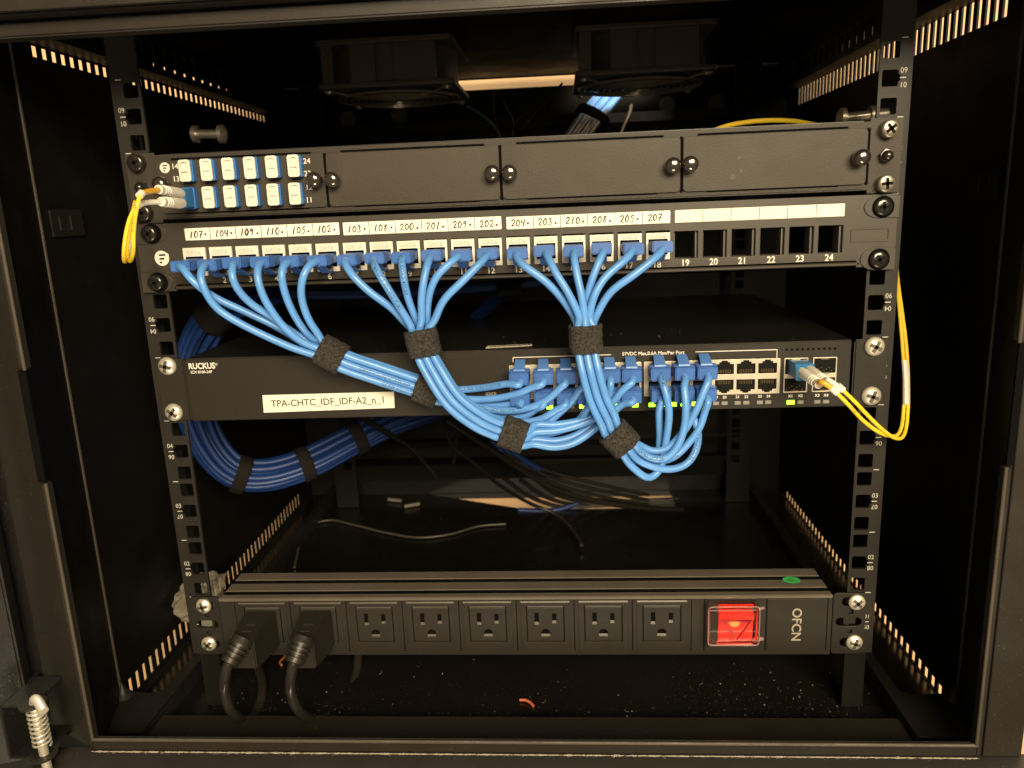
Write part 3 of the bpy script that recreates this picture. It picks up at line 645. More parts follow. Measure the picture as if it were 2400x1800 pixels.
for k in range(16): rb.box(139+k*1.35, 139.5+k*1.35, -8.4, -7.8, 26.2, 31.5)
build(rb, 'rocker_ribs', 'redp', rk)
build(MB().lathe(P(1721,1455,-7.6), (0,-1,.25), [(0,4.2),(.4,3.6),(.7,1.6)], 18), 'neon_glow', 'hot', rk)
cv = plate_mb(rrect(129.2, 164.5, 11.4, 41.4, 3, 4), [rrect(130.9, 162.9, 13.2, 39.6, 2, 4)], -12, -2.8, .5)
cv = build(cv, 'clear_cover', 'clear', pd)
build(MB().box(130.1, 163.7, -12.6, -12.05, 12.2, 40.6), 'cover_window', 'clear', cv, .2)
rim = MB().tube([V((p[0], -12.6, p[1])) for p in rrect(129.7, 164.1, 11.8, 41.0, 2.6, 4)], .45, 6, closed=True)
rim.tube([(160,-10,37.6),(168,-8,37.6)], 1.0, 8).tube([(160,-10,14.2),(168,-8,14.2)], 1.3, 8).tube([(130.4,-12.6,22.5),(163,-12.6,22.5)], .25, 6).tube([(131,-12.6,38.2),(160,-12.6,38.2)], .35, 6)
build(rim, 'cover_rim', 'rim', cv)
tr = MB().tube([P(1695,1456,-12.9), P(1760,1455,-12.9), P(1727,1499,-12.9)], .9, 6, closed=True)
build(tr, 'warning_triangle', 'redp', cv)
c = at(1855, 1359, 2, 44.3); sk = build(MB().add([(c.x + 6.2*math.cos(k*math.pi/16), c.y + 5.0*math.sin(k*math.pi/16), 44.25) for k in range(32)], [list(range(32))]), 'round_sticker', 'tag', pd)
b = MB().box(c.x-4, c.x+4, c.y-2.0, c.y-.8, 44.3, 44.34).box(c.x-2, c.x+2, c.y+.6, c.y+1.8, 44.3, 44.34); build(b, 'sticker_print', 'tagt', sk)

# ------------------------------------------------------------------ hook-and-loop ties
def tie(c, t, half, a, b, label, mt='velcro', name='cable_tie', tail=True, th=1.3, grp='hook-and-loop ties round the front cables', up=None):
    c = V(c); t = V(t).normalized(); d = V((0,1,0)) if up is None else V(up); d = (d - t*d.dot(t)).normalized(); n = d.cross(t).normalized()
    N = 120 if mt == 'velcro' else 48; rows = 36 if mt == 'velcro' else 10; mb = MB()
    def ring(s_, off, jag):
        out = []
        for k in range(N):
            th_ = 2*math.pi*k/N; cs, sn = math.cos(th_), math.sin(th_)
            ca = math.copysign(abs(cs)**.8, cs); sa = math.copysign(abs(sn)**.8, sn)
            p = c + t*s_ + n*(ca*(a+off)) + d*(sa*(b+off))
            q = p*.9; nz = mn.noise(q*.25)*.5 + ((mn.noise(q*1.35)*.42 + mn.noise(q*2.7)*.25 + .12*math.sin((p-c).dot(n)*3.2)) if mt == 'velcro' else mn.noise(q*.9)*.2)
            out.append(p + (n*ca + d*sa)*nz*jag + t*(mn.noise(q*.6 + V((5,0,0)))*.7 if abs(s_) > half*.9 else 0)*jag)
        return out
    rs = [ring(-half, 0, .6)] + [ring(-half + 2*half*i/(rows-1), th + (0.25 if 0 < i < rows-1 else -.3), 1.0) for i in range(rows)] + [ring(half, 0, .6)]
    mb.rings(rs, caps=False)
    if tail:          # overlapping free end
        q0 = c - d*(b+th) ; pr = []
        for i in range(9):
            x = -a*.2 + a*1.25*i/8; lift = .5 + 1.4*(i/8)**3
            yy = -(b+th)*math.sqrt(max(0.0, 1-(min(1, abs(x)/(a+th)))**2.4)) - lift
            pr.append([c + n*x + d*(yy+o_) + t*(half*.96*s_) + t*mn.noise(V((x,s_*3,1)))*.5 for s_, o_ in ((-1,0),(1,0),(1,.9),(-1,.9))])
        mb.rings(pr)
    o = build(mb, name, mt, None, ang=60)
    return tag(o, label, 'cable tie', grp)

# ------------------------------------------------------------------ blue patch cables
def plug_mesh_patch():          # pointing out along -y from the jack face at the origin, latch underneath
    mb = MB().box(-5.7, 5.7, -16, 4, -2.9, 3.1)
    mb.box(-6.1, 6.1, -27.3, -15.8, -3.3, 3.5)
    me = mesh_of(mb, 'plug', 'plug', .7)
    rb = MB()
    for k in range(3): rb.box(-5.9+3+k*1.5, -5.9+3.6+k*1.5, -15.5, -10.5, 3.05, 3.35)
    for k in range(4): rb.box(6.05, 6.25, -24.5+k*1.8, -23.6+k*1.8, -3, 3)
    r = mesh_of(rb, 'plug_ribs', 'plug')
    prs = []
    for i in range(9):
        t = i/8; y = -19 + 16*t; z = -4.1 - 3.3*math.sin(t*2.2)**1.2 - .8*t
        wd = 3.0 if i < 7 else 3.4
        prs.append([(-wd,y,z),(wd,y,z),(wd,y+.2,z-1.1),(-wd,y+.2,z-1.1)])
    l = mesh_of(MB().rings(prs), 'latch_tab', 'plug', .2)
    return me, r, l
def plug_mesh_switch(up):
    s_ = 1 if up else -1
    mb = MB().box(-5.7, 5.7, -9, 0.5, -3.9, 3.6)
    mb.rings([[(-6.2,-8.9,-4.2),(6.2,-8.9,-4.2),(6.2,-8.9,4.2),(-6.2,-8.9,4.2)], [(-6.4,-18,-4.6),(6.4,-18,-4.6),(6.4,-18,4.0),(-6.4,-18,4.0)], [(-5.8,-19.4,-4.2),(5.8,-19.4,-4.2),(5.8,-19.4,3.4),(-5.8,-19.4,3.4)]])
    me = mesh_of(mb, 'plug', 'plug', .6)
    rb = MB()
    for k in range(5): rb.box(-6.3, 6.3, -17+k*1.7, -16.2+k*1.7, 3.9, 4.35)
    r = mesh_of(rb, 'plug_ribs', 'plug')
    prs = []
    for i in range(9):
        t = i/8; y = -15.5 + 12.0*t; z = s_*(4.0 + 5.4*t - 1.0*t*t)
        prs.append([(-3.6+.35*t,y,z),(3.6-.35*t,y,z),(3.6-.35*t,y+.3,z+s_*1.1),(-3.6+.35*t,y+.3,z+s_*1.1)])
    l = mesh_of(MB().rings(prs), 'latch_tab', 'tab' if up else 'plug', .2)
    return me, r, l
PM = plug_mesh_patch(); SM = {True: plug_mesh_switch(True), False: plug_mesh_switch(False)}

def cable_print(path, r, s_, start, size, parent, flip=False, mt='black', name='jacket_print'):
    # lettering wrapped onto the side of the jacket that faces the front
    cu = bpy.data.curves.new('tmp', 'FONT'); cu.body = s_; cu.size = size; cu.align_y = 'CENTER'; cu.resolution_u = 2
    me = curve_mesh(cu)
    L = [0]
    for i in range(1, len(path)): L.append(L[-1] + (path[i]-path[i-1]).length)
    def pos(s):
        s = max(0, min(L[-1]-1e-4, s)); lo = 0
        for i in range(len(L)-1):
            if L[i] <= s <= L[i+1]: lo = i; break
        f = (s-L[lo])/max(1e-6, L[lo+1]-L[lo]); a = path[max(0,lo-1)]; b = path[min(len(path)-1, lo+2)]
        return path[lo].lerp(path[lo+1], f), (b-a).normalized()
    vs = []
    sg = -1 if flip else 1
    for v in me.vertices:
        p, t = pos(start + sg*v.co.x); t = t*sg
        view = (CAM_C*1.0 - p); view = V((0,-1,0.25)); n = (view - t*view.dot(t)).normalized(); u = n.cross(t)
        an = v.co.y/r; vs.append(p + n*((r+.06)*math.cos(an)) + u*((r+.06)*math.sin(an)))
    mb = MB().add(vs, [list(p.vertices) for p in me.polygons]); bpy.data.meshes.remove(me)
    return build(mb, name, mt, parent)

CR = 2.35
def perp(t): return V((-t.z, 0, t.x)).normalized()
SLOT = [(-1.02,-.5),(0,-.62),(1.02,-.5),(-1.02,.5),(0,.62),(1.02,.5)]
def slot_at(c, t, k, spread=4.7): return V(c) + perp(V(t).normalized())*SLOT[k][0]*spread + V((0,1,0))*SLOT[k][1]*spread
GROUPS = {
 'A': dict(cables=range(0,6), fan={
    0:[(427,626,-33),(440,645,-37),(472,676,-36),(507,699,-32),(582,734,-27),(648,766,-24),(700,798,-22)],
    1:[(476,626,-35),(470,645,-40),(478,676,-41),(507,721,-38),(556,754,-35),(628,790,-31),(693,818,-29)],
    2:[(546,622,-35),(543,642,-39),(556,676,-38),(589,712,-34),(635,741,-28),(670,768,-24),(713,794,-22)],
    3:[(606,622,-35),(603,642,-39),(610,676,-40),(628,715,-38),(661,761,-35),(700,796,-32)],
    4:[(664,622,-35),(660,642,-38),(665,676,-37),(683,725,-33),(713,774,-27),(735,796,-24)],
    5:[(726,620,-35),(713,642,-39),(706,669,-39),(708,705,-37),(726,754,-33),(748,786,-30)]},
    slot={0:3,1:0,2:4,3:1,4:5,5:2}, ties=[((777,831,-25),(.85,0,-.52)),((1002,914,-20),(.92,0,-.38))], mid=[((885,874,-21),(.9,0,-.44))],
    port={5:(0,1),4:(1,1),2:(0,0),3:(2,1),0:(1,0),1:(2,0)},
    exits={5:[(1078,913,-18),(1147,907,-20),(1192,899,-23)],
           4:[(1040,926,-17),(1107,936,-18),(1162,934,-20),(1216,922,-23),(1252,906,-25)],
           2:[(1050,934,-14),(1118,947,-14),(1180,950,-17),(1212,944,-21)],
           3:[(1060,938,-17),(1136,957,-20),(1198,963,-22),(1250,953,-24),(1293,929,-26),(1316,906,-26)],
           0:[(1060,943,-13),(1140,968,-14),(1198,979,-16),(1234,974,-19),(1260,956,-22)],
           1:[(1060,945,-17),(1120,968,-20),(1183,984,-22),(1234,989,-24),(1272,981,-25),(1304,960,-25)]}),
 'B': dict(cables=range(6,12), fan={
    6:[(808,616,-34),(822,640,-38),(865,683,-38),(919,723,-35),(950,757,-31)],
    7:[(876,616,-35),(887,640,-41),(916,687,-42),(945,734,-40),(966,770,-38)],
    8:[(942,614,-34),(945,645,-37),(956,698,-36),(975,748,-33)],
    9:[(1004,612,-35),(995,647,-40),(988,698,-41),(988,752,-39)],
    10:[(1060,612,-34),(1024,647,-37),(1006,690,-36),(1001,752,-32)],
    11:[(1130,612,-35),(1089,654,-40),(1039,705,-41),(1015,757,-38)]},
    slot={6:3,7:0,8:4,9:1,10:5,11:2}, ties=[((991,802,-34),(.16,0,-.98)),((1203,1018,-33),(.93,0,-.37))], mid=[((1019,872,-37),(.33,0,-.94)),((1062,937,-39),(.6,0,-.8)),((1125,986,-37),(.78,0,-.62))],
    port={11:(4,1),10:(3,1),9:(5,1),8:(3,0),6:(4,0),7:(5,0)},
    exits={11:[(1250,996,-29),(1302,996,-27),(1358,986,-24),(1396,972,-23),(1421,943,-24),(1430,915,-25)],
           10:[(1246,1003,-25),(1280,994,-23),(1312,967,-22),(1343,937,-23),(1362,908,-25)],
           9:[(1246,1014,-31),(1300,1010,-29),(1350,998,-26),(1402,976,-24),(1440,940,-26),(1464,908,-26)],
           8:[(1246,1020,-26),(1290,1016,-24),(1340,998,-21),(1366,975,-22)],
           6:[(1246,1030,-27),(1300,1034,-25),(1350,1020,-22),(1400,985,-20),(1420,950,-22)],
           7:[(1246,1040,-32),(1292,1048,-31),(1336,1042,-29),(1375,1020,-26),(1410,990,-24),(1442,962,-23),(1466,944,-23)]}),
 'C': dict(cables=range(12,18), fan={
    12:[(1212,606,-34),(1227,622,-38),(1277,658,-39),(1321,705,-37),(1350,752,-36)],
    13:[(1284,602,-35),(1303,640,-41),(1332,687,-43),(1359,752,-42)],
    14:[(1345,602,-35),(1353,647,-40),(1364,698,-42),(1371,752,-42)],
    15:[(1409,602,-34),(1393,640,-37),(1376,698,-37),(1377,752,-36)],
    16:[(1468,606,-35),(1415,654,-40),(1390,701,-42),(1382,752,-41)],
    17:[(1538,602,-35),(1487,643,-39),(1429,687,-39),(1394,748,-38)]},
    slot={12:3,13:0,14:1,15:4,16:2,17:5}, ties=[((1373,793,-40),(.03,0,-1)),((1452,1028,-38),(.66,0,-.75))], mid=[((1382,862,-43),(.12,0,-.99)),((1402,935,-43),(.32,0,-.95)),((1428,990,-41),(.5,0,-.86))],
    port={17:(8,1),16:(7,1),15:(8,0),14:(7,0),13:(6,1),12:(6,0)},
    exits={17:[(1500,1044,-34),(1530,1058,-33),(1562,1052,-33),(1600,1014,-32),(1630,965,-31),(1650,915,-29)],
           16:[(1496,1054,-38),(1530,1076,-38),(1562,1074,-38),(1590,1042,-37),(1604,1000,-35),(1607,940,-33),(1603,906,-30)],
           15:[(1500,1066,-32),(1541,1082,-31),(1579,1072,-29),(1614,1038,-27),(1641,1000,-26),(1652,964,-25)],
           14:[(1494,1078,-36),(1533,1095,-35),(1573,1100,-33),(1611,1086,-30),(1633,1050,-27),(1636,1010,-25),(1618,965,-23)],
           13:[(1468,1080,-38),(1495,1106,-38),(1522,1121,-36),(1545,1103,-33),(1557,1052,-31),(1566,1000,-31),(1568,960,-31),(1560,920,-30)],
           12:[(1480,1072,-32),(1518,1089,-30),(1541,1070,-27),(1546,1035,-25),(1545,985,-24),(1545,955,-24)]}),
}
GL = {'A': 'leftmost', 'B': 'middle', 'C': 'right-hand'}
ROW = {1: 'upper', 0: 'lower'}
prints = {7:('CAT6A UTP 30AWG PURE',44,0,1), 8:('PATCH CORD  4PAIRS  30AWG',12,0,1), 0:None, 13:('CAT6A UTP',250,0,1)}
PATHS = {}
for g, G in GROUPS.items():
    for i in G['cables']:
        col, row = G['port'][i]; k = G['slot'][i]
        pe = V((JX[i], -27, 285.0 - .06*i*.5)); px_, pz_ = PX[col], (206.3 if row else 192.8)
        if row and col > 5: pz_ += .6
        t = thing('patch_cable', 'blue patch cable from jack tagged %s to the %s switch row, %s bundle' % (TAGS[i], ROW[row], GL[g]), 'network cable', (pe.x, pe.y, pe.z), 'blue patch cables between patch panel and switch')
        pts = [pe + V((0,4,0)), pe + V((0,-2.0,-.3))] + [P(*q) for q in G['fan'][i]]
        (c1, t1), (c2, t2) = G['ties']
        c1, c2 = P(*c1), P(*c2); t1, t2 = V(t1).normalized(), V(t2).normalized()
        pts += [slot_at(c1 - t1*8, t1, k), slot_at(c1, t1, k), slot_at(c1 + t1*8, t1, k)]
        for c_, t_ in G['mid']: pts.append(slot_at(P(*c_), t_, k, 4.75))
        pts += [slot_at(c2 - t2*8, t2, k), slot_at(c2, t2, k), slot_at(c2 + t2*8, t2, k)]
        pts += [P(*q) for q in G['exits'][i]]
        se = V((px_, FY-19.4, pz_-1.2)); pts += [se + V((0,-3.5,-2.2)), se + V((0,3,0))]
        path = smooth(pts, 2.2); PATHS[i] = path
        j = build(MB().tube(path, CR, 12), 'jacket', 'cable', t, ang=60)
        for me_, nm, loc in ((PM[0],'plug',(JX[i],-3.6+(-27+27)*1.0,285.0)),):
            p1 = put(me_, 'plug', t, (JX[i], -1.2, 285.0)); p1.rotation_euler = (random.uniform(-.03,.03), 0, random.uniform(-.05,.05))
        for q in (PM[1], PM[2]):
            c = bpy.data.objects.new(q.name.split('.')[0], q); COL.objects.link(c); c.parent = p1
        p2 = put(SM[bool(row)][0], 'plug', t, (px_, FY, pz_)); p2.rotation_euler = (0, 0, random.uniform(-.04,.04))
        for q in SM[bool(row)][1:]:
            c = bpy.data.objects.new(q.name.split('.')[0], q); COL.objects.link(c); c.parent = p2
        if i == 7: cable_print(path, CR, 'CAT6A UTP 30AWG PURE', 12, 3.0, j)
        if i == 8: cable_print(path, CR, 'PATCH CORD 4PAIRS', 4, 2.8, j)
    for n_, (c_, t_) in enumerate(G['ties']):
        tie(P(*c_), t_, 8.4 if n_ == 0 else 7.8, 8.6, 6.2, {'A0':'charcoal cable tie round the leftmost blue bundle above the name label','A1':'charcoal cable tie just right of the name label, where the leftmost bundle passes behind','B0':'charcoal cable tie hanging below jacks 9 and 10 on the middle bundle','B1':'charcoal cable tie at the low bend of the middle bundle, below the switch','C0':'squarish charcoal cable tie below the jacks tagged 210 and 208','C1':'slanted charcoal cable tie at the low end of the right-hand blue bundle'}[g+str(n_)])
def plen(i): return sum((PATHS[i][k+1]-PATHS[i][k]).length for k in range(len(PATHS[i])-1))
def jacket(i): return [o for o in bpy.data.objects if o.name.startswith('jacket') and o.parent and o.parent.get('label','').find('tagged %s ' % TAGS[i]) >= 0][0]
for i, s_, fr_, fl in ((3,'4PAIRS SLIM PATCH CORD',112,True),(1,'PURE COPPER 4PAIRS',150,True),(5,'30AWG PURE COPPER',plen(5)-9-38,False),(3,'CAT6A UTP 30AWG',plen(3)-70,False),(1,'CAT6A UTP 30AWG',plen(1)-62,False),(13,'CAT6A UTP 30',plen(13)-22,True),(16,'CAT6A UTP 30',plen(16)-80,False),(14,'PATCH CORD',plen(14)-48,False),(15,'CAT6A UTP 30AWG',plen(15)-72,False),(9,'4PAIRS',plen(9)-100,False)):
    cable_print(PATHS[i], CR, s_, fr_ if not fl else fr_+30, 2.9, jacket(i), fl)

# ------------------------------------------------------------------ yellow fibre cables
def fibre_pair(label, boots, tubes, runs, sleeves, conn, group='yellow fibre cables'):
    t = thing('fiber_cable', label, 'fibre cable', tuple(boots[0][0]), group)
    cn = build(conn, 'duplex_connector', 'lc', t, .5)
    for i, (a, b) in enumerate(boots):
        a, b = V(a), V(b); d = (b-a); L = d.length; n = 24
        prof = [(0,3.0),(L*.12,3.3),(L*.6,3.15)]
        for k in range(3): prof += [(L*(.62+.1*k),3.05),(L*(.65+.1*k),3.05),(L*(.655+.1*k),2.6),(L*(.70+.1*k),2.6)]
        prof += [(L*.92,2.8),(L,2.6),(L,2.1),(L*.97,1.9)]
        build(MB().lathe(a, d, prof, 20), 'boot', 'boot', t)
        build(MB().tube(smooth([a+d*.9] + tubes[i][0], 1.5), 1.55, 10), 'sleeve_tube', tubes[i][1], t)
        build(MB().tube(smooth(runs[i], 2.0), 1.15, 10), 'yellow_jacket', 'yellow', t)
    for s_ in sleeves: build(MB().tube(smooth(s_[0], 2), s_[1], 10, flat=s_[2] if len(s_) > 2 else 1), 'white_sleeve', 'boot', t)
    return t
# left: from the fibre tray
ca = V((-199.3, -12, 326.0))
conn = MB().box(ca.x-3.2, ca.x+3.2, -21, -9.4, 320.2, 331.6)
b1 = (V((-199.0,-20,328.6)), V((-197.2,-50,330.6))); b2 = (V((-199.0,-20,322.9)), V((-196.6,-50,323.6)))
k1, k2 = P(328,458,-70), P(322,482,-66)
r1 = [k1, P(318,500,-73), P(313,545,-73), P(313,585,-69), P(308,608,-62), P(302,611,-54), P(299,590,-46), P(302,560,-38), P(307,525,-26), P(318,480,-5), P(330,440,25), P(340,420,60)]
r2 = [k2, P(309,500,-68), P(299,530,-68), P(292,570,-66), P(290,600,-62), P(292,614,-54), P(297,600,-46), P(300,560,-36), P(306,520,-24), P(316,475,-3), P(328,435,27), P(338,415,62)]
fibre_pair('yellow fibre cable hanging from two white boots left of the fibre tray', [b1, b2],
   [([P(352,448,-58), P(336,452,-65), k1], 'amber'), ([P(350,474,-57), P(335,476,-62), k2], 'boot')], [r1, r2],
   [([P(333,452,-67), P(326,460,-70)], 2.1), ([P(330,477,-64), P(320,484,-66)], 1.9), ([P(299,600,-47), P(301,572,-40), P(304,545,-32)], 1.9)], conn)
for o in [o for o in bpy.data.objects if o.name.startswith('yellow_jacket')][:1]: cable_print(smooth(r1, 2.0), 1.15, 'OS2 ZIPCORD 001', 6, 1.9, o)
# right: from the switch
conn = MB().prism([(-24,200.5),(-24,206.5),(-19,210.2),(-4.6,210.2),(-4.6,201)], 0, 178.4, 190.4)
b1 = (V((182.0,-20,205.6)), V((185.0,-46,203.2))); b2 = (V((187.2,-20,206.4)), V((189.6,-46,204.2)))
k1, k2 = P(1953,913,-52), P(1968,908,-51)
r1 = [k1, P(1985,945,-52), P(2020,983,-44), P(2058,1012,-34), P(2085,1022,-24), P(2105,1018,-14), P(2114,995,-6), P(2118,955,0), P(2119,880,6), P(2114,800,14), P(2108,730,22), P(2102,660,32), P(2098,600,44), P(2095,540,60)]
r2 = [k2, P(2000,938,-50), P(2035,975,-42), P(2072,1010,-33), P(2098,1027,-24), P(2116,1024,-14), P(2124,1000,-6), P(2128,955,0), P(2128,880,6), P(2123,800,14), P(2114,730,22), P(2104,655,32), P(2099,595,44), P(2096,535,60)]
fibre_pair('yellow fibre cable looping from the blue switch connector up the right rail', [b1, b2],
   [([P(1926,895,-51), k1], 'amber'), ([P(1940,890,-50), k2], 'boot')], [r1, r2],
   [([P(1947,908,-52), P(1962,922,-52)], 1.9), ([P(1963,903,-51), P(1976,915,-51)], 2.0), ([(r1[6+1]+r2[7])*.5 + V((0,-.5,2)), (P(2119,880,6)+P(2128,880,6))*.5, (P(2116,845,9)+P(2125,845,9))*.5, ], 2.7, .75)], conn)
yj = [o for o in bpy.data.objects if o.name.startswith('yellow_jacket')]
cable_print(smooth(r1, 2.0), 1.15, 'OPTICAL', 22, 2.0, yj[-2], True)
# fibre lying behind the tray top
pts = [P(1640,322,70), P(1700,296,80), P(1760,285,85), P(1830,282,90), P(1890,288,95), P(1950,305,100), P(1990,330,110)]
tag(build(MB().tube(smooth(pts, 3), 1.7, 10), 'fiber_loop', 'yellow'), 'yellow fibre arching just above the right top edge of the fibre tray', 'fibre cable', 'yellow fibre cables')

# ------------------------------------------------------------------ power cords
def cord(x, label, ends, loop):
    t = thing('power_lead', label, 'power cord', (x, -4, 20), 'power cords plugged into the strip')
    rs = []
    for y, hw, zt, zb in ((-3.7,10.8,35.2,8.0),(-12,10.6,35.2,8.2),(-30,9.2,34.6,9.4),(-41,8.6,33.8,12.5)):
        rs.append([(x-hw+.1*-y*.02,y,zb),(x+hw,y,zb),(x+hw,y,zt),(x-hw,y,zt)])
    pl_ = build(MB().rings(rs), 'plug', 'rubber', t, .9)
    build(MB().box(x-3.6, x+3.2, -23.5, -21.5, 34.6, 35.15).box(x-3.6, x+3.2, -31.5, -29.8, 34.2, 34.95), 'grip_marks', 'panel', pl_)
    e = P(*ends[0], -40.6); d = P(*ends[1], -49.5) - e; Lr = d.length; d = d.normalized(); prof = [(-3,7.0),(1,7.9)]
    for k in range(3): prof += [(1.2+3.4*k,8.0-.35*k),(2.9+3.4*k,7.9-.35*k),(3.1+3.4*k,5.8-.2*k),(4.3+3.4*k,5.7-.2*k)]
    prof += [(11.6,6.6),(15,6.3),(15.6,5.2),(15.7,3.5)]
    prof = [(t_*Lr/15.7, r_) for t_, r_ in prof]
    build(MB().lathe(e, d, prof, 22), 'strain_relief', 'rubber', pl_)
    pts = [e + d*(Lr*.7), e + d*(Lr*1.05)] + loop
    build(MB().tube(smooth(pts, 2.5), 3.6, 14), 'cord', 'cord', t, ang=60)
cord(-187.5, 'black power cord in the leftmost outlet, its cord curling into a tight loop', ((566,1503),(536,1555)), [P(525,1609,-50), P(535,1653,-42), P(555,1680,-31), P(581,1687,-15), P(603,1666,2), P(614,1625,18), P(614,1595,32), P(603,1558,48), P(592,1510,62), P(585,1470,75)])
cord(-146.5, 'black power cord in the second outlet, its cord sweeping back under the strip', ((709,1501),(688,1555)), [P(680,1609,-50), P(692,1652,-43), P(716,1679,-30), P(748,1688,-13), P(783,1669,6), P(814,1629,26), P(835,1577,50), P(840,1530,66), P(842,1490,80)])

# ------------------------------------------------------------------ fans under the roof
def fan(cx, yf, label):
    t = thing('cabinet_fan', label, 'fan', (cx, yf+60, 459.5), 'roof fans hanging in the cabinet'); cy = yf+60
    for z_, zz in ((419.0, 423.4), (454.6, 459.2)):
        pl = plate_mb(rrect(cx-60, cx+60, cy-60, cy+60, 5, 4), [circ(cx, cy, 55, 36)], 0, zz-z_, .4)
        mb = MB(); mb.add([(p.x, p.z, z_+p.y) for p in pl.v], pl.f)
        fo = build(mb, 'flange', 'fan', t)
    mb = MB(); n = 32
    mb.rings([[(cx+56.5*math.cos(2*math.pi*k/n), cy+56.5*math.sin(2*math.pi*k/n), z_) for k in range(n)] for z_ in (423.5,454.5)], caps=False)
    mb.rings([[(cx+55.2*math.cos(2*math.pi*k/n), cy+55.2*math.sin(2*math.pi*k/n), z_) for k in range(n)] for z_ in (423.5,454.5)], caps=False)
    mb.box(cx-30, cx-8, cy-59, cy-55, 423.6, 454.4).box(cx+8, cx+44, cy-58, cy-50, 423.6, 454.4).box(cx-56, cx-46, cy-56, cy-44, 423.6, 454.4)
    build(mb, 'barrel', 'fan', t)
    mb = MB().lathe((cx,cy,421), (0,0,1), [(0,20),(1,22),(30,22)], 28)
    for k in range(7):
        a0 = 2*math.pi*k/7; rs = []
        for r_ in (21, 32, 43, 53):
            tw = 14 - r_*.12; dl = .42*(1 - r_*.004); c0 = a0 + r_*.006
            rs.append([(cx+r_*math.cos(c0+s_*dl/1), cy+r_*math.sin(c0+s_*dl/1), 438 + s_*tw + o_) for s_, o_ in ((-1,0),(1,0),(1,1.4),(-1,1.4))])
        mb.rings(rs)
    build(mb, 'rotor', 'fan', t)
    g = MB()
    for r_ in (9,15,21,27,33,39,45,51,56): g.tor((cx,cy,414.6 + (0 if r_ < 50 else 1.2)), (0,0,1), r_, .85, 40, 6)
    for k in range(4):
        a0 = math.pi/4 + k*math.pi/2; ca_, sa_ = math.cos(a0), math.sin(a0)
        g.tube([(cx+8*ca_,cy+8*sa_,415.8),(cx+56*ca_,cy+56*sa_,416.2),(cx+70*ca_,cy+70*sa_,417.8)], 1.1, 6)
        g.tor((cx+74*ca_,cy+74*sa_,418), (0,0,1), 3.2, 1.0, 12, 6)
        g.lathe((cx+74*ca_,cy+74*sa_,418.6), (0,0,-1), [(0,3.6),(2.4,3.2),(3.4,1.6)], 12)
    build(g, 'finger_guard', 'guard', t)
K['fan'] = mat('fan_black', (0.17, 0.145, 0.108), 0.4)
K['guard'] = mat('guard_wire', (0.60, 0.54, 0.44), 0.28, metal=0.45)
fan(-113, 203, 'black roof fan with wire guard, the left one of the pair'); fan(111, 203, 'black roof fan with wire guard, hanging above the blue cable end')

# ------------------------------------------------------------------ rear blue bundle and straps
cen = [P(640,668,60), P(570,694,72), P(505,740,86), P(462,810,98), P(448,880,104), P(455,960,106), P(492,1050,108), P(548,1108,112), P(620,1116,122), P(715,1088,140), P(820,1035,165), P(920,985,190), P(1010,955,210), P(1100,930,230)]
cp = smooth(cen, 6)
frm = frames(cp)
offs = [(0,0)] + [(5.9*math.cos(k*math.pi/3), 5.9*math.sin(k*math.pi/3)) for k in range(6)] + [(11.4*math.cos(k*math.pi/6+.2), 11.4*math.sin(k*math.pi/6+.2)) for k in range(12)]
for k, (a, b_) in enumerate(offs):
    path = []
    for i, p in enumerate(cp):
        tw = .25*math.sin(i*.05 + k); q = 1 + .10*mn.noise(V((k*3.1, i*.09, 0)))*2
        aa = a*math.cos(tw) - b_*math.sin(tw); bb = a*math.sin(tw) + b_*math.cos(tw)
        path.append(p + (frm[i][1]*aa + frm[i][2]*bb)*q)
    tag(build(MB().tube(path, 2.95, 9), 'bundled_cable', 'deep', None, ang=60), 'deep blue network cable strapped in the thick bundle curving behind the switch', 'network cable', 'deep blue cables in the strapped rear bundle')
def near(px, py, y):
    q = P(px, py, y); i = min(range(2, len(cp)-2), key=lambda k: (cp[k]-q).length); return cp[i], frm[i][0]
for (u_, v_, y_), lb_ in (((520,730,84),'wide black strap on the deep blue bundle just under the left end of patch panel'),((458,945,106),'black strap round the deep blue bundle just below the left switch ear'),((560,1110,113),'black strap at the lowest left bend of the deep blue bundle'),((705,1092,138),'black strap round the rising deep blue bundle, midway below the switch'),((830,1030,168),'black strap highest on the rising deep blue bundle, below the name label')):
    c_, t_ = near(u_, v_, y_); tie(c_, t_, 5.5 if u_ != 520 else 11, 14.2, 14.2, lb_, 'strap', 'bundle_strap', False, 1.2, 'black straps on the rear blue bundle')
# run of blue cable under the patch panel, behind it
for k in range(3):
    pts = [P(560,676+8*k,70), P(700,684+5*k,62), P(880,684+4*k,60), P(1060,676+3*k,64), P(1200,668+2*k,66), P(1350,655,70)]
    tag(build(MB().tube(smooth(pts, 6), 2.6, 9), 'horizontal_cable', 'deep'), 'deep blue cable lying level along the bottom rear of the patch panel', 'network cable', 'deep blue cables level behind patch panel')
c_ = P(1195,676,66); tie(c_, (1,0,.05), 9, 5, 8, 'black strap on the level blue cables behind jacks 12 and 13', 'strap', 'bundle_strap', False, 1.0, 'black straps on the rear blue bundle')
for k in range(3):
    pts = [P(1110+8*k,740,150), P(1150+9*k,705,130), P(1185+8*k,672,110)]
    tag(build(MB().tube(smooth(pts, 6), 3.0, 9), 'slanting_cable', 'deep'), 'deep blue cable slanting up behind the patch panel between the two upright bundles', 'network cable', 'deep blue cables slanting up behind the panel')
for k in range(3):
    pts = [P(1150+14*k,1030+4*k,330), P(1185+14*k,1062+3*k,335), P(1240+12*k,1100,345)]
    tag(build(MB().tube(smooth(pts, 6), 3.2, 9), 'dropping_cable', 'deep'), 'deep blue cable dropping behind the low bend of the middle light blue bundle', 'network cable', 'deep blue cables dropping at the back')
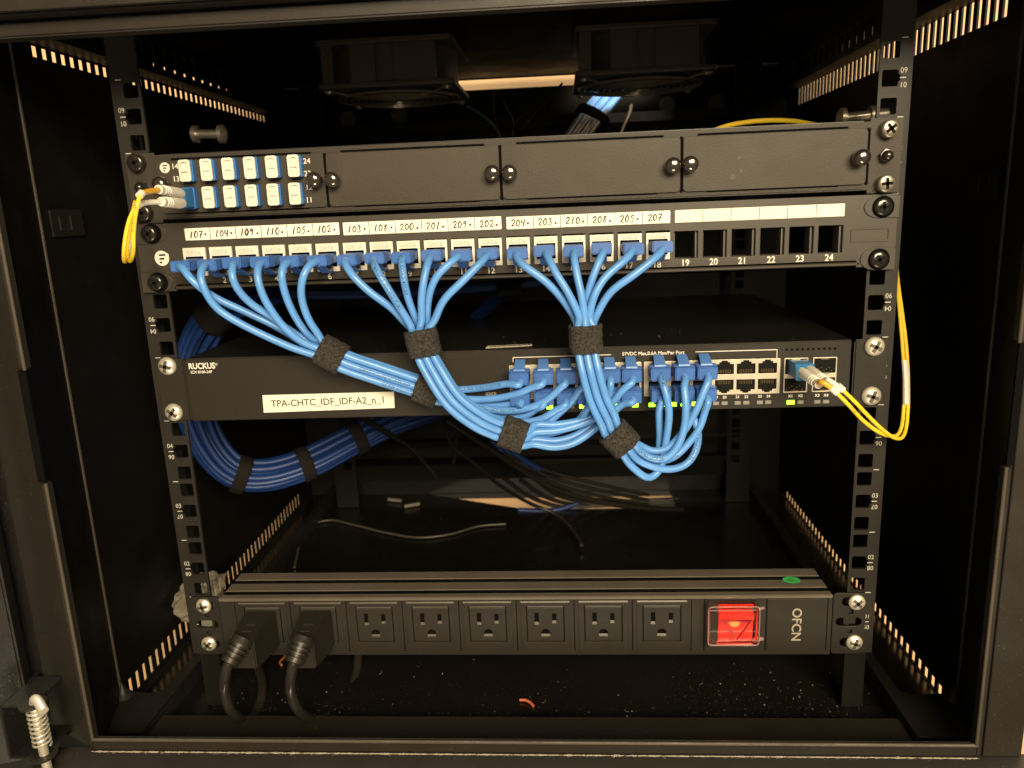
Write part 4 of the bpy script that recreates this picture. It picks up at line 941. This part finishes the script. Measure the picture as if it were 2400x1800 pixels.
# upper rear bundle
for k in range(6):
    pts = [P(1462-11*k+ (k%2)*3,215,390+6*(k%2)), P(1432-11*k,250,360+6*(k%2)), P(1400-10*k,290,330+6*(k%2)), P(1372-10*k,330,300)]
    tag(build(MB().tube(smooth(pts, 4), 3.1, 9), 'rising_cable', 'cable'), 'blue cable in the short bundle dropping from the roof below the right fan', 'network cable', 'blue cables dropping below the right fan')
tie(P(1388,276,340), (.42,.55,.72), 6, 17, 8, 'black strap round the short blue bundle below the right fan', 'strap', 'bundle_strap', False, 1.2, 'black straps on the rear blue bundle')

# ------------------------------------------------------------------ loose wires at the back
def wire(pts, r, label, mt='wire', name='loose_wire', cat='wire', grp=None):
    tag(build(MB().tube(smooth(pts, 4), r, 8), name, mt, None, ang=60), label, cat, grp)
wire([P(1095,250,300), P(1130,270,305), P(1160,300,310), P(1180,335,315)], 1.6, 'green earth wire running down from the left fan', 'green', 'earth_wire')
wire([P(1156,215,380), P(1155,255,370), P(1165,300,350), P(1170,335,330)], 1.1, 'thin black wire dropping straight across the bright slot at the rear top', grp='thin black fan wires')
wire([P(1318,195,300), P(1270,245,310), P(1225,275,315), P(1205,290,318), P(1200,335,320)], 1.1, 'thin black wire slanting from the right fan and bending down', grp='thin black fan wires')
wire([P(1318,195,300), P(1280,240,305), P(1240,285,310), P(1205,330,315)], 1.1, 'thin black wire slanting straight from right fan to fibre tray', grp='thin black fan wires')
wire([P(1175,235,330), P(1190,262,326), P(1203,285,322), P(1195,330,320)], 1.1, 'short thin black wire between the two fans, left of the slanting ones', grp='thin black fan wires')
wire([P(1480,248,380), P(1475,270,360), P(1462,300,340), P(1450,330,320)], 2.2, 'black cable hanging right beside the short blue bundle', name='black_cable', cat='cable')
wire([P(846,975,120), P(870,992,130), P(918,1021,160), P(961,1050,200), P(994,1085,240), P(1020,1120,280)], 2.4, 'black cable slanting down below the switch name label', name='black_cable', cat='cable', grp='black cables behind the switch')
wire([P(1039,970,180), P(1045,1011,190), P(1063,1047,200), P(1113,1087,230), P(1171,1137,280), P(1251,1184,330), P(1305,1206,330), P(1345,1246,300), P(1363,1278,270)], 2.1, 'black cable curving past the wooden gap down onto the floor', name='black_cable', cat='cable', grp='black cables behind the switch')
wire([P(1045,985,170), P(1106,1025,180), P(1178,1072,200), P(1233,1108,220), P(1305,1148,250), P(1400,1175,290), P(1500,1190,330), P(1600,1195,370)], 3.0, 'thickest black cable sweeping right above the wooden gap', name='black_cable', cat='cable', grp='black cables behind the switch')
for k in range(3):
    wire([P(1180,1062+6*k,330), P(1287,1105+12*k,350), P(1400,1134+14*k,370), P(1520,1160+12*k,390)], 2.3, ('uppermost','middle','lowest')[k] + ' of three parallel black cables above the wooden gap on the right', name='black_cable', cat='cable', grp='black cables behind the switch')
for k in range(4):
    wire([P(1180+40*k,1120+4*k,360), P(1250+30*k,1168-3*k,385), P(1330+30*k,1190-5*k,400), P(1450+20*k,1176+4*k,410), P(1590,1170+6*k,420)], 2.6, ('first','second','third','fourth')[k] + ' of four black cables lying tangled across the wooden gap, counted from the left', name='black_cable', cat='cable', grp='black cables behind the switch')
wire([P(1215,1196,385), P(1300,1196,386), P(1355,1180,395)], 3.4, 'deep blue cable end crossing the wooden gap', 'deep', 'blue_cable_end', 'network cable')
wire([P(1090,985,200), P(1073,1015,205), P(1066,1050,215), P(1062,1085,235)], 1.7, 'thin black cable hanging straight down beside the thick one', name='black_cable', cat='cable', grp='black cables behind the switch')
wire([at(u_, v_, 2, -47.5) for u_, v_ in ((690,1329),(697,1298),(705,1267),(734,1228),(774,1219),(824,1229),(907,1249),(980,1260),(1052,1253),(1124,1233),(1186,1228))], 1.35, 'thin black wire lying in a wave on the cabinet floor', 'fwire', name='floor_wire')

# ------------------------------------------------------------------ litter and dust
def bit(pts, r, mt, label, name='wire_scrap'):
    tag(build(MB().tube(smooth(pts, 1), r, 8), name, mt), label, 'scrap')
bit([V((-4.2,12,-48.6)), V((0,11.5,-48.2)), V((4,8.5,-48.4)), V((6.3,5.2,-48.8))], 1.0, 'copper', 'short pink-red wire scrap on the floor near the front, below the outlets')
bit([V((-204,58,-49)), V((-207,62,-48.6)), V((-206,70,-49)), V((-208,78,-49.2))], 0.8, 'orange', 'tiny orange wire scrap on the floor between the two cords')
for (u_, v_, a_), lb_ in (((925,1172,-.1),'upper of two small grey plastic offcuts on the rear floor'),((965,1184,.15),'lower of two small grey plastic offcuts on the rear floor')):
    c_ = at(u_, v_, 2, -47); d_ = V((9*math.cos(a_), 9*math.sin(a_)*3, 0))
    tag(build(MB().tube([c_-d_, c_+d_], 2.2, 8), 'plastic_offcut', 'scrap'), lb_, 'scrap')
bm = bmesh.new(); bmesh.ops.create_icosphere(bm, subdivisions=4, radius=1)
bc = V((-283, 96, -8))
for v in bm.verts:
    n_ = mn.noise(v.co*1.7)*.55 + mn.noise(v.co*4.3)*.28; q = v.co*(1 + n_)
    v.co = (bc + V((q.x*17, q.y*26, q.z*20)))*S
me = bpy.data.meshes.new('plastic_bag'); bm.to_mesh(me); bm.free(); finish(me, 'bag', 25)
tag(put(me, 'plastic_bag'), 'crumpled grey plastic bag behind the left end of the power strip', 'bag')
dm = MB()
def speck(x, y, z, s_):
    a = random.random()*6.28; h = s_*random.uniform(.4,1.0); q = [(x+s_*math.cos(a+k*2.09)*random.uniform(.6,1.2), y+s_*math.sin(a+k*2.09)*random.uniform(.6,1.2), z) for k in range(3)]
    dm.add(q + [(x, y, z+h)], [(0,2,1),(0,1,3),(1,2,3),(2,0,3)])
def sz(): return min(.75, .085*math.exp(abs(random.gauss(0,.8))))
for _ in range(620):
    x = random.gauss(195,48); y = random.gauss(6,26)
    if -16 < y < 120 and -255 < x < 258: speck(x, y, -50, sz())
for _ in range(450):
    x = random.gauss(-178,38); y = random.gauss(-2,16)
    if -17 < y < 120 and -255 < x < 258: speck(x, y, -50, sz())
for _ in range(700):
    x = random.uniform(-250,255); y = random.uniform(-18,60)*random.random() - 4 if random.random() < .8 else random.uniform(0,400)
    if y > -18: speck(x, y, -50, sz())
for _ in range(2600): speck(random.uniform(-279,279), -77.5 - abs(random.gauss(0,.9)), -24.3, min(.5, sz()*.9))
rs_ = []
for i in range(700):
    x_ = -280 + 560*i/699; r_ = max(.02, .38 + .55*mn.noise(V((x_*.9, 3, 0))) + .45*mn.noise(V((x_*.17, 9, 0))))
    rs_.append([(x_, -78.0 + math.cos(k*1.047)*r_*1.3 + .3*mn.noise(V((x_*.5,1,1))), -24.3 + max(-.1, math.sin(k*1.047))*r_*.7) for k in range(6)])
dm.rings(rs_)
for _ in range(240): speck(random.uniform(-290,290), random.uniform(-120,-79), -24.3, sz()*.7)
for _ in range(160): speck(random.uniform(-279,279), random.uniform(-77,-72), -16.6, sz()*.6)
for _ in range(170): speck(random.uniform(-300,-270), -45 + abs(random.gauss(0,12)), -35, sz()*.7)
for _ in range(130): speck(random.uniform(270,300), -45 + abs(random.gauss(0,25)), -35, sz()*.7)
for _ in range(160): speck(random.uniform(-255,258), random.uniform(-45,-20), -39.6, sz()*.7)
for _ in range(150): speck(random.uniform(-215,215), random.uniform(0,60), 221.4, sz()*.8)
for _ in range(10):
    x_ = random.uniform(-240,245); y_ = random.uniform(-14,90); a_ = random.random()*6.28; l_ = random.uniform(1.5,6)
    q_ = [V((x_ + math.cos(a_ + k*.35)*l_*k/3, y_ + math.sin(a_ + k*.35)*l_*k/3, -49.8 + .3*(k % 2))) for k in range(4)]
    dm.tube(q_, random.uniform(.05,.09), 4)
tag(build(dm, 'dust_specks', 'dustm', None, ang=10), 'pale dust and grit scattered over the cabinet floor and sill', 'dust', None, 'stuff')
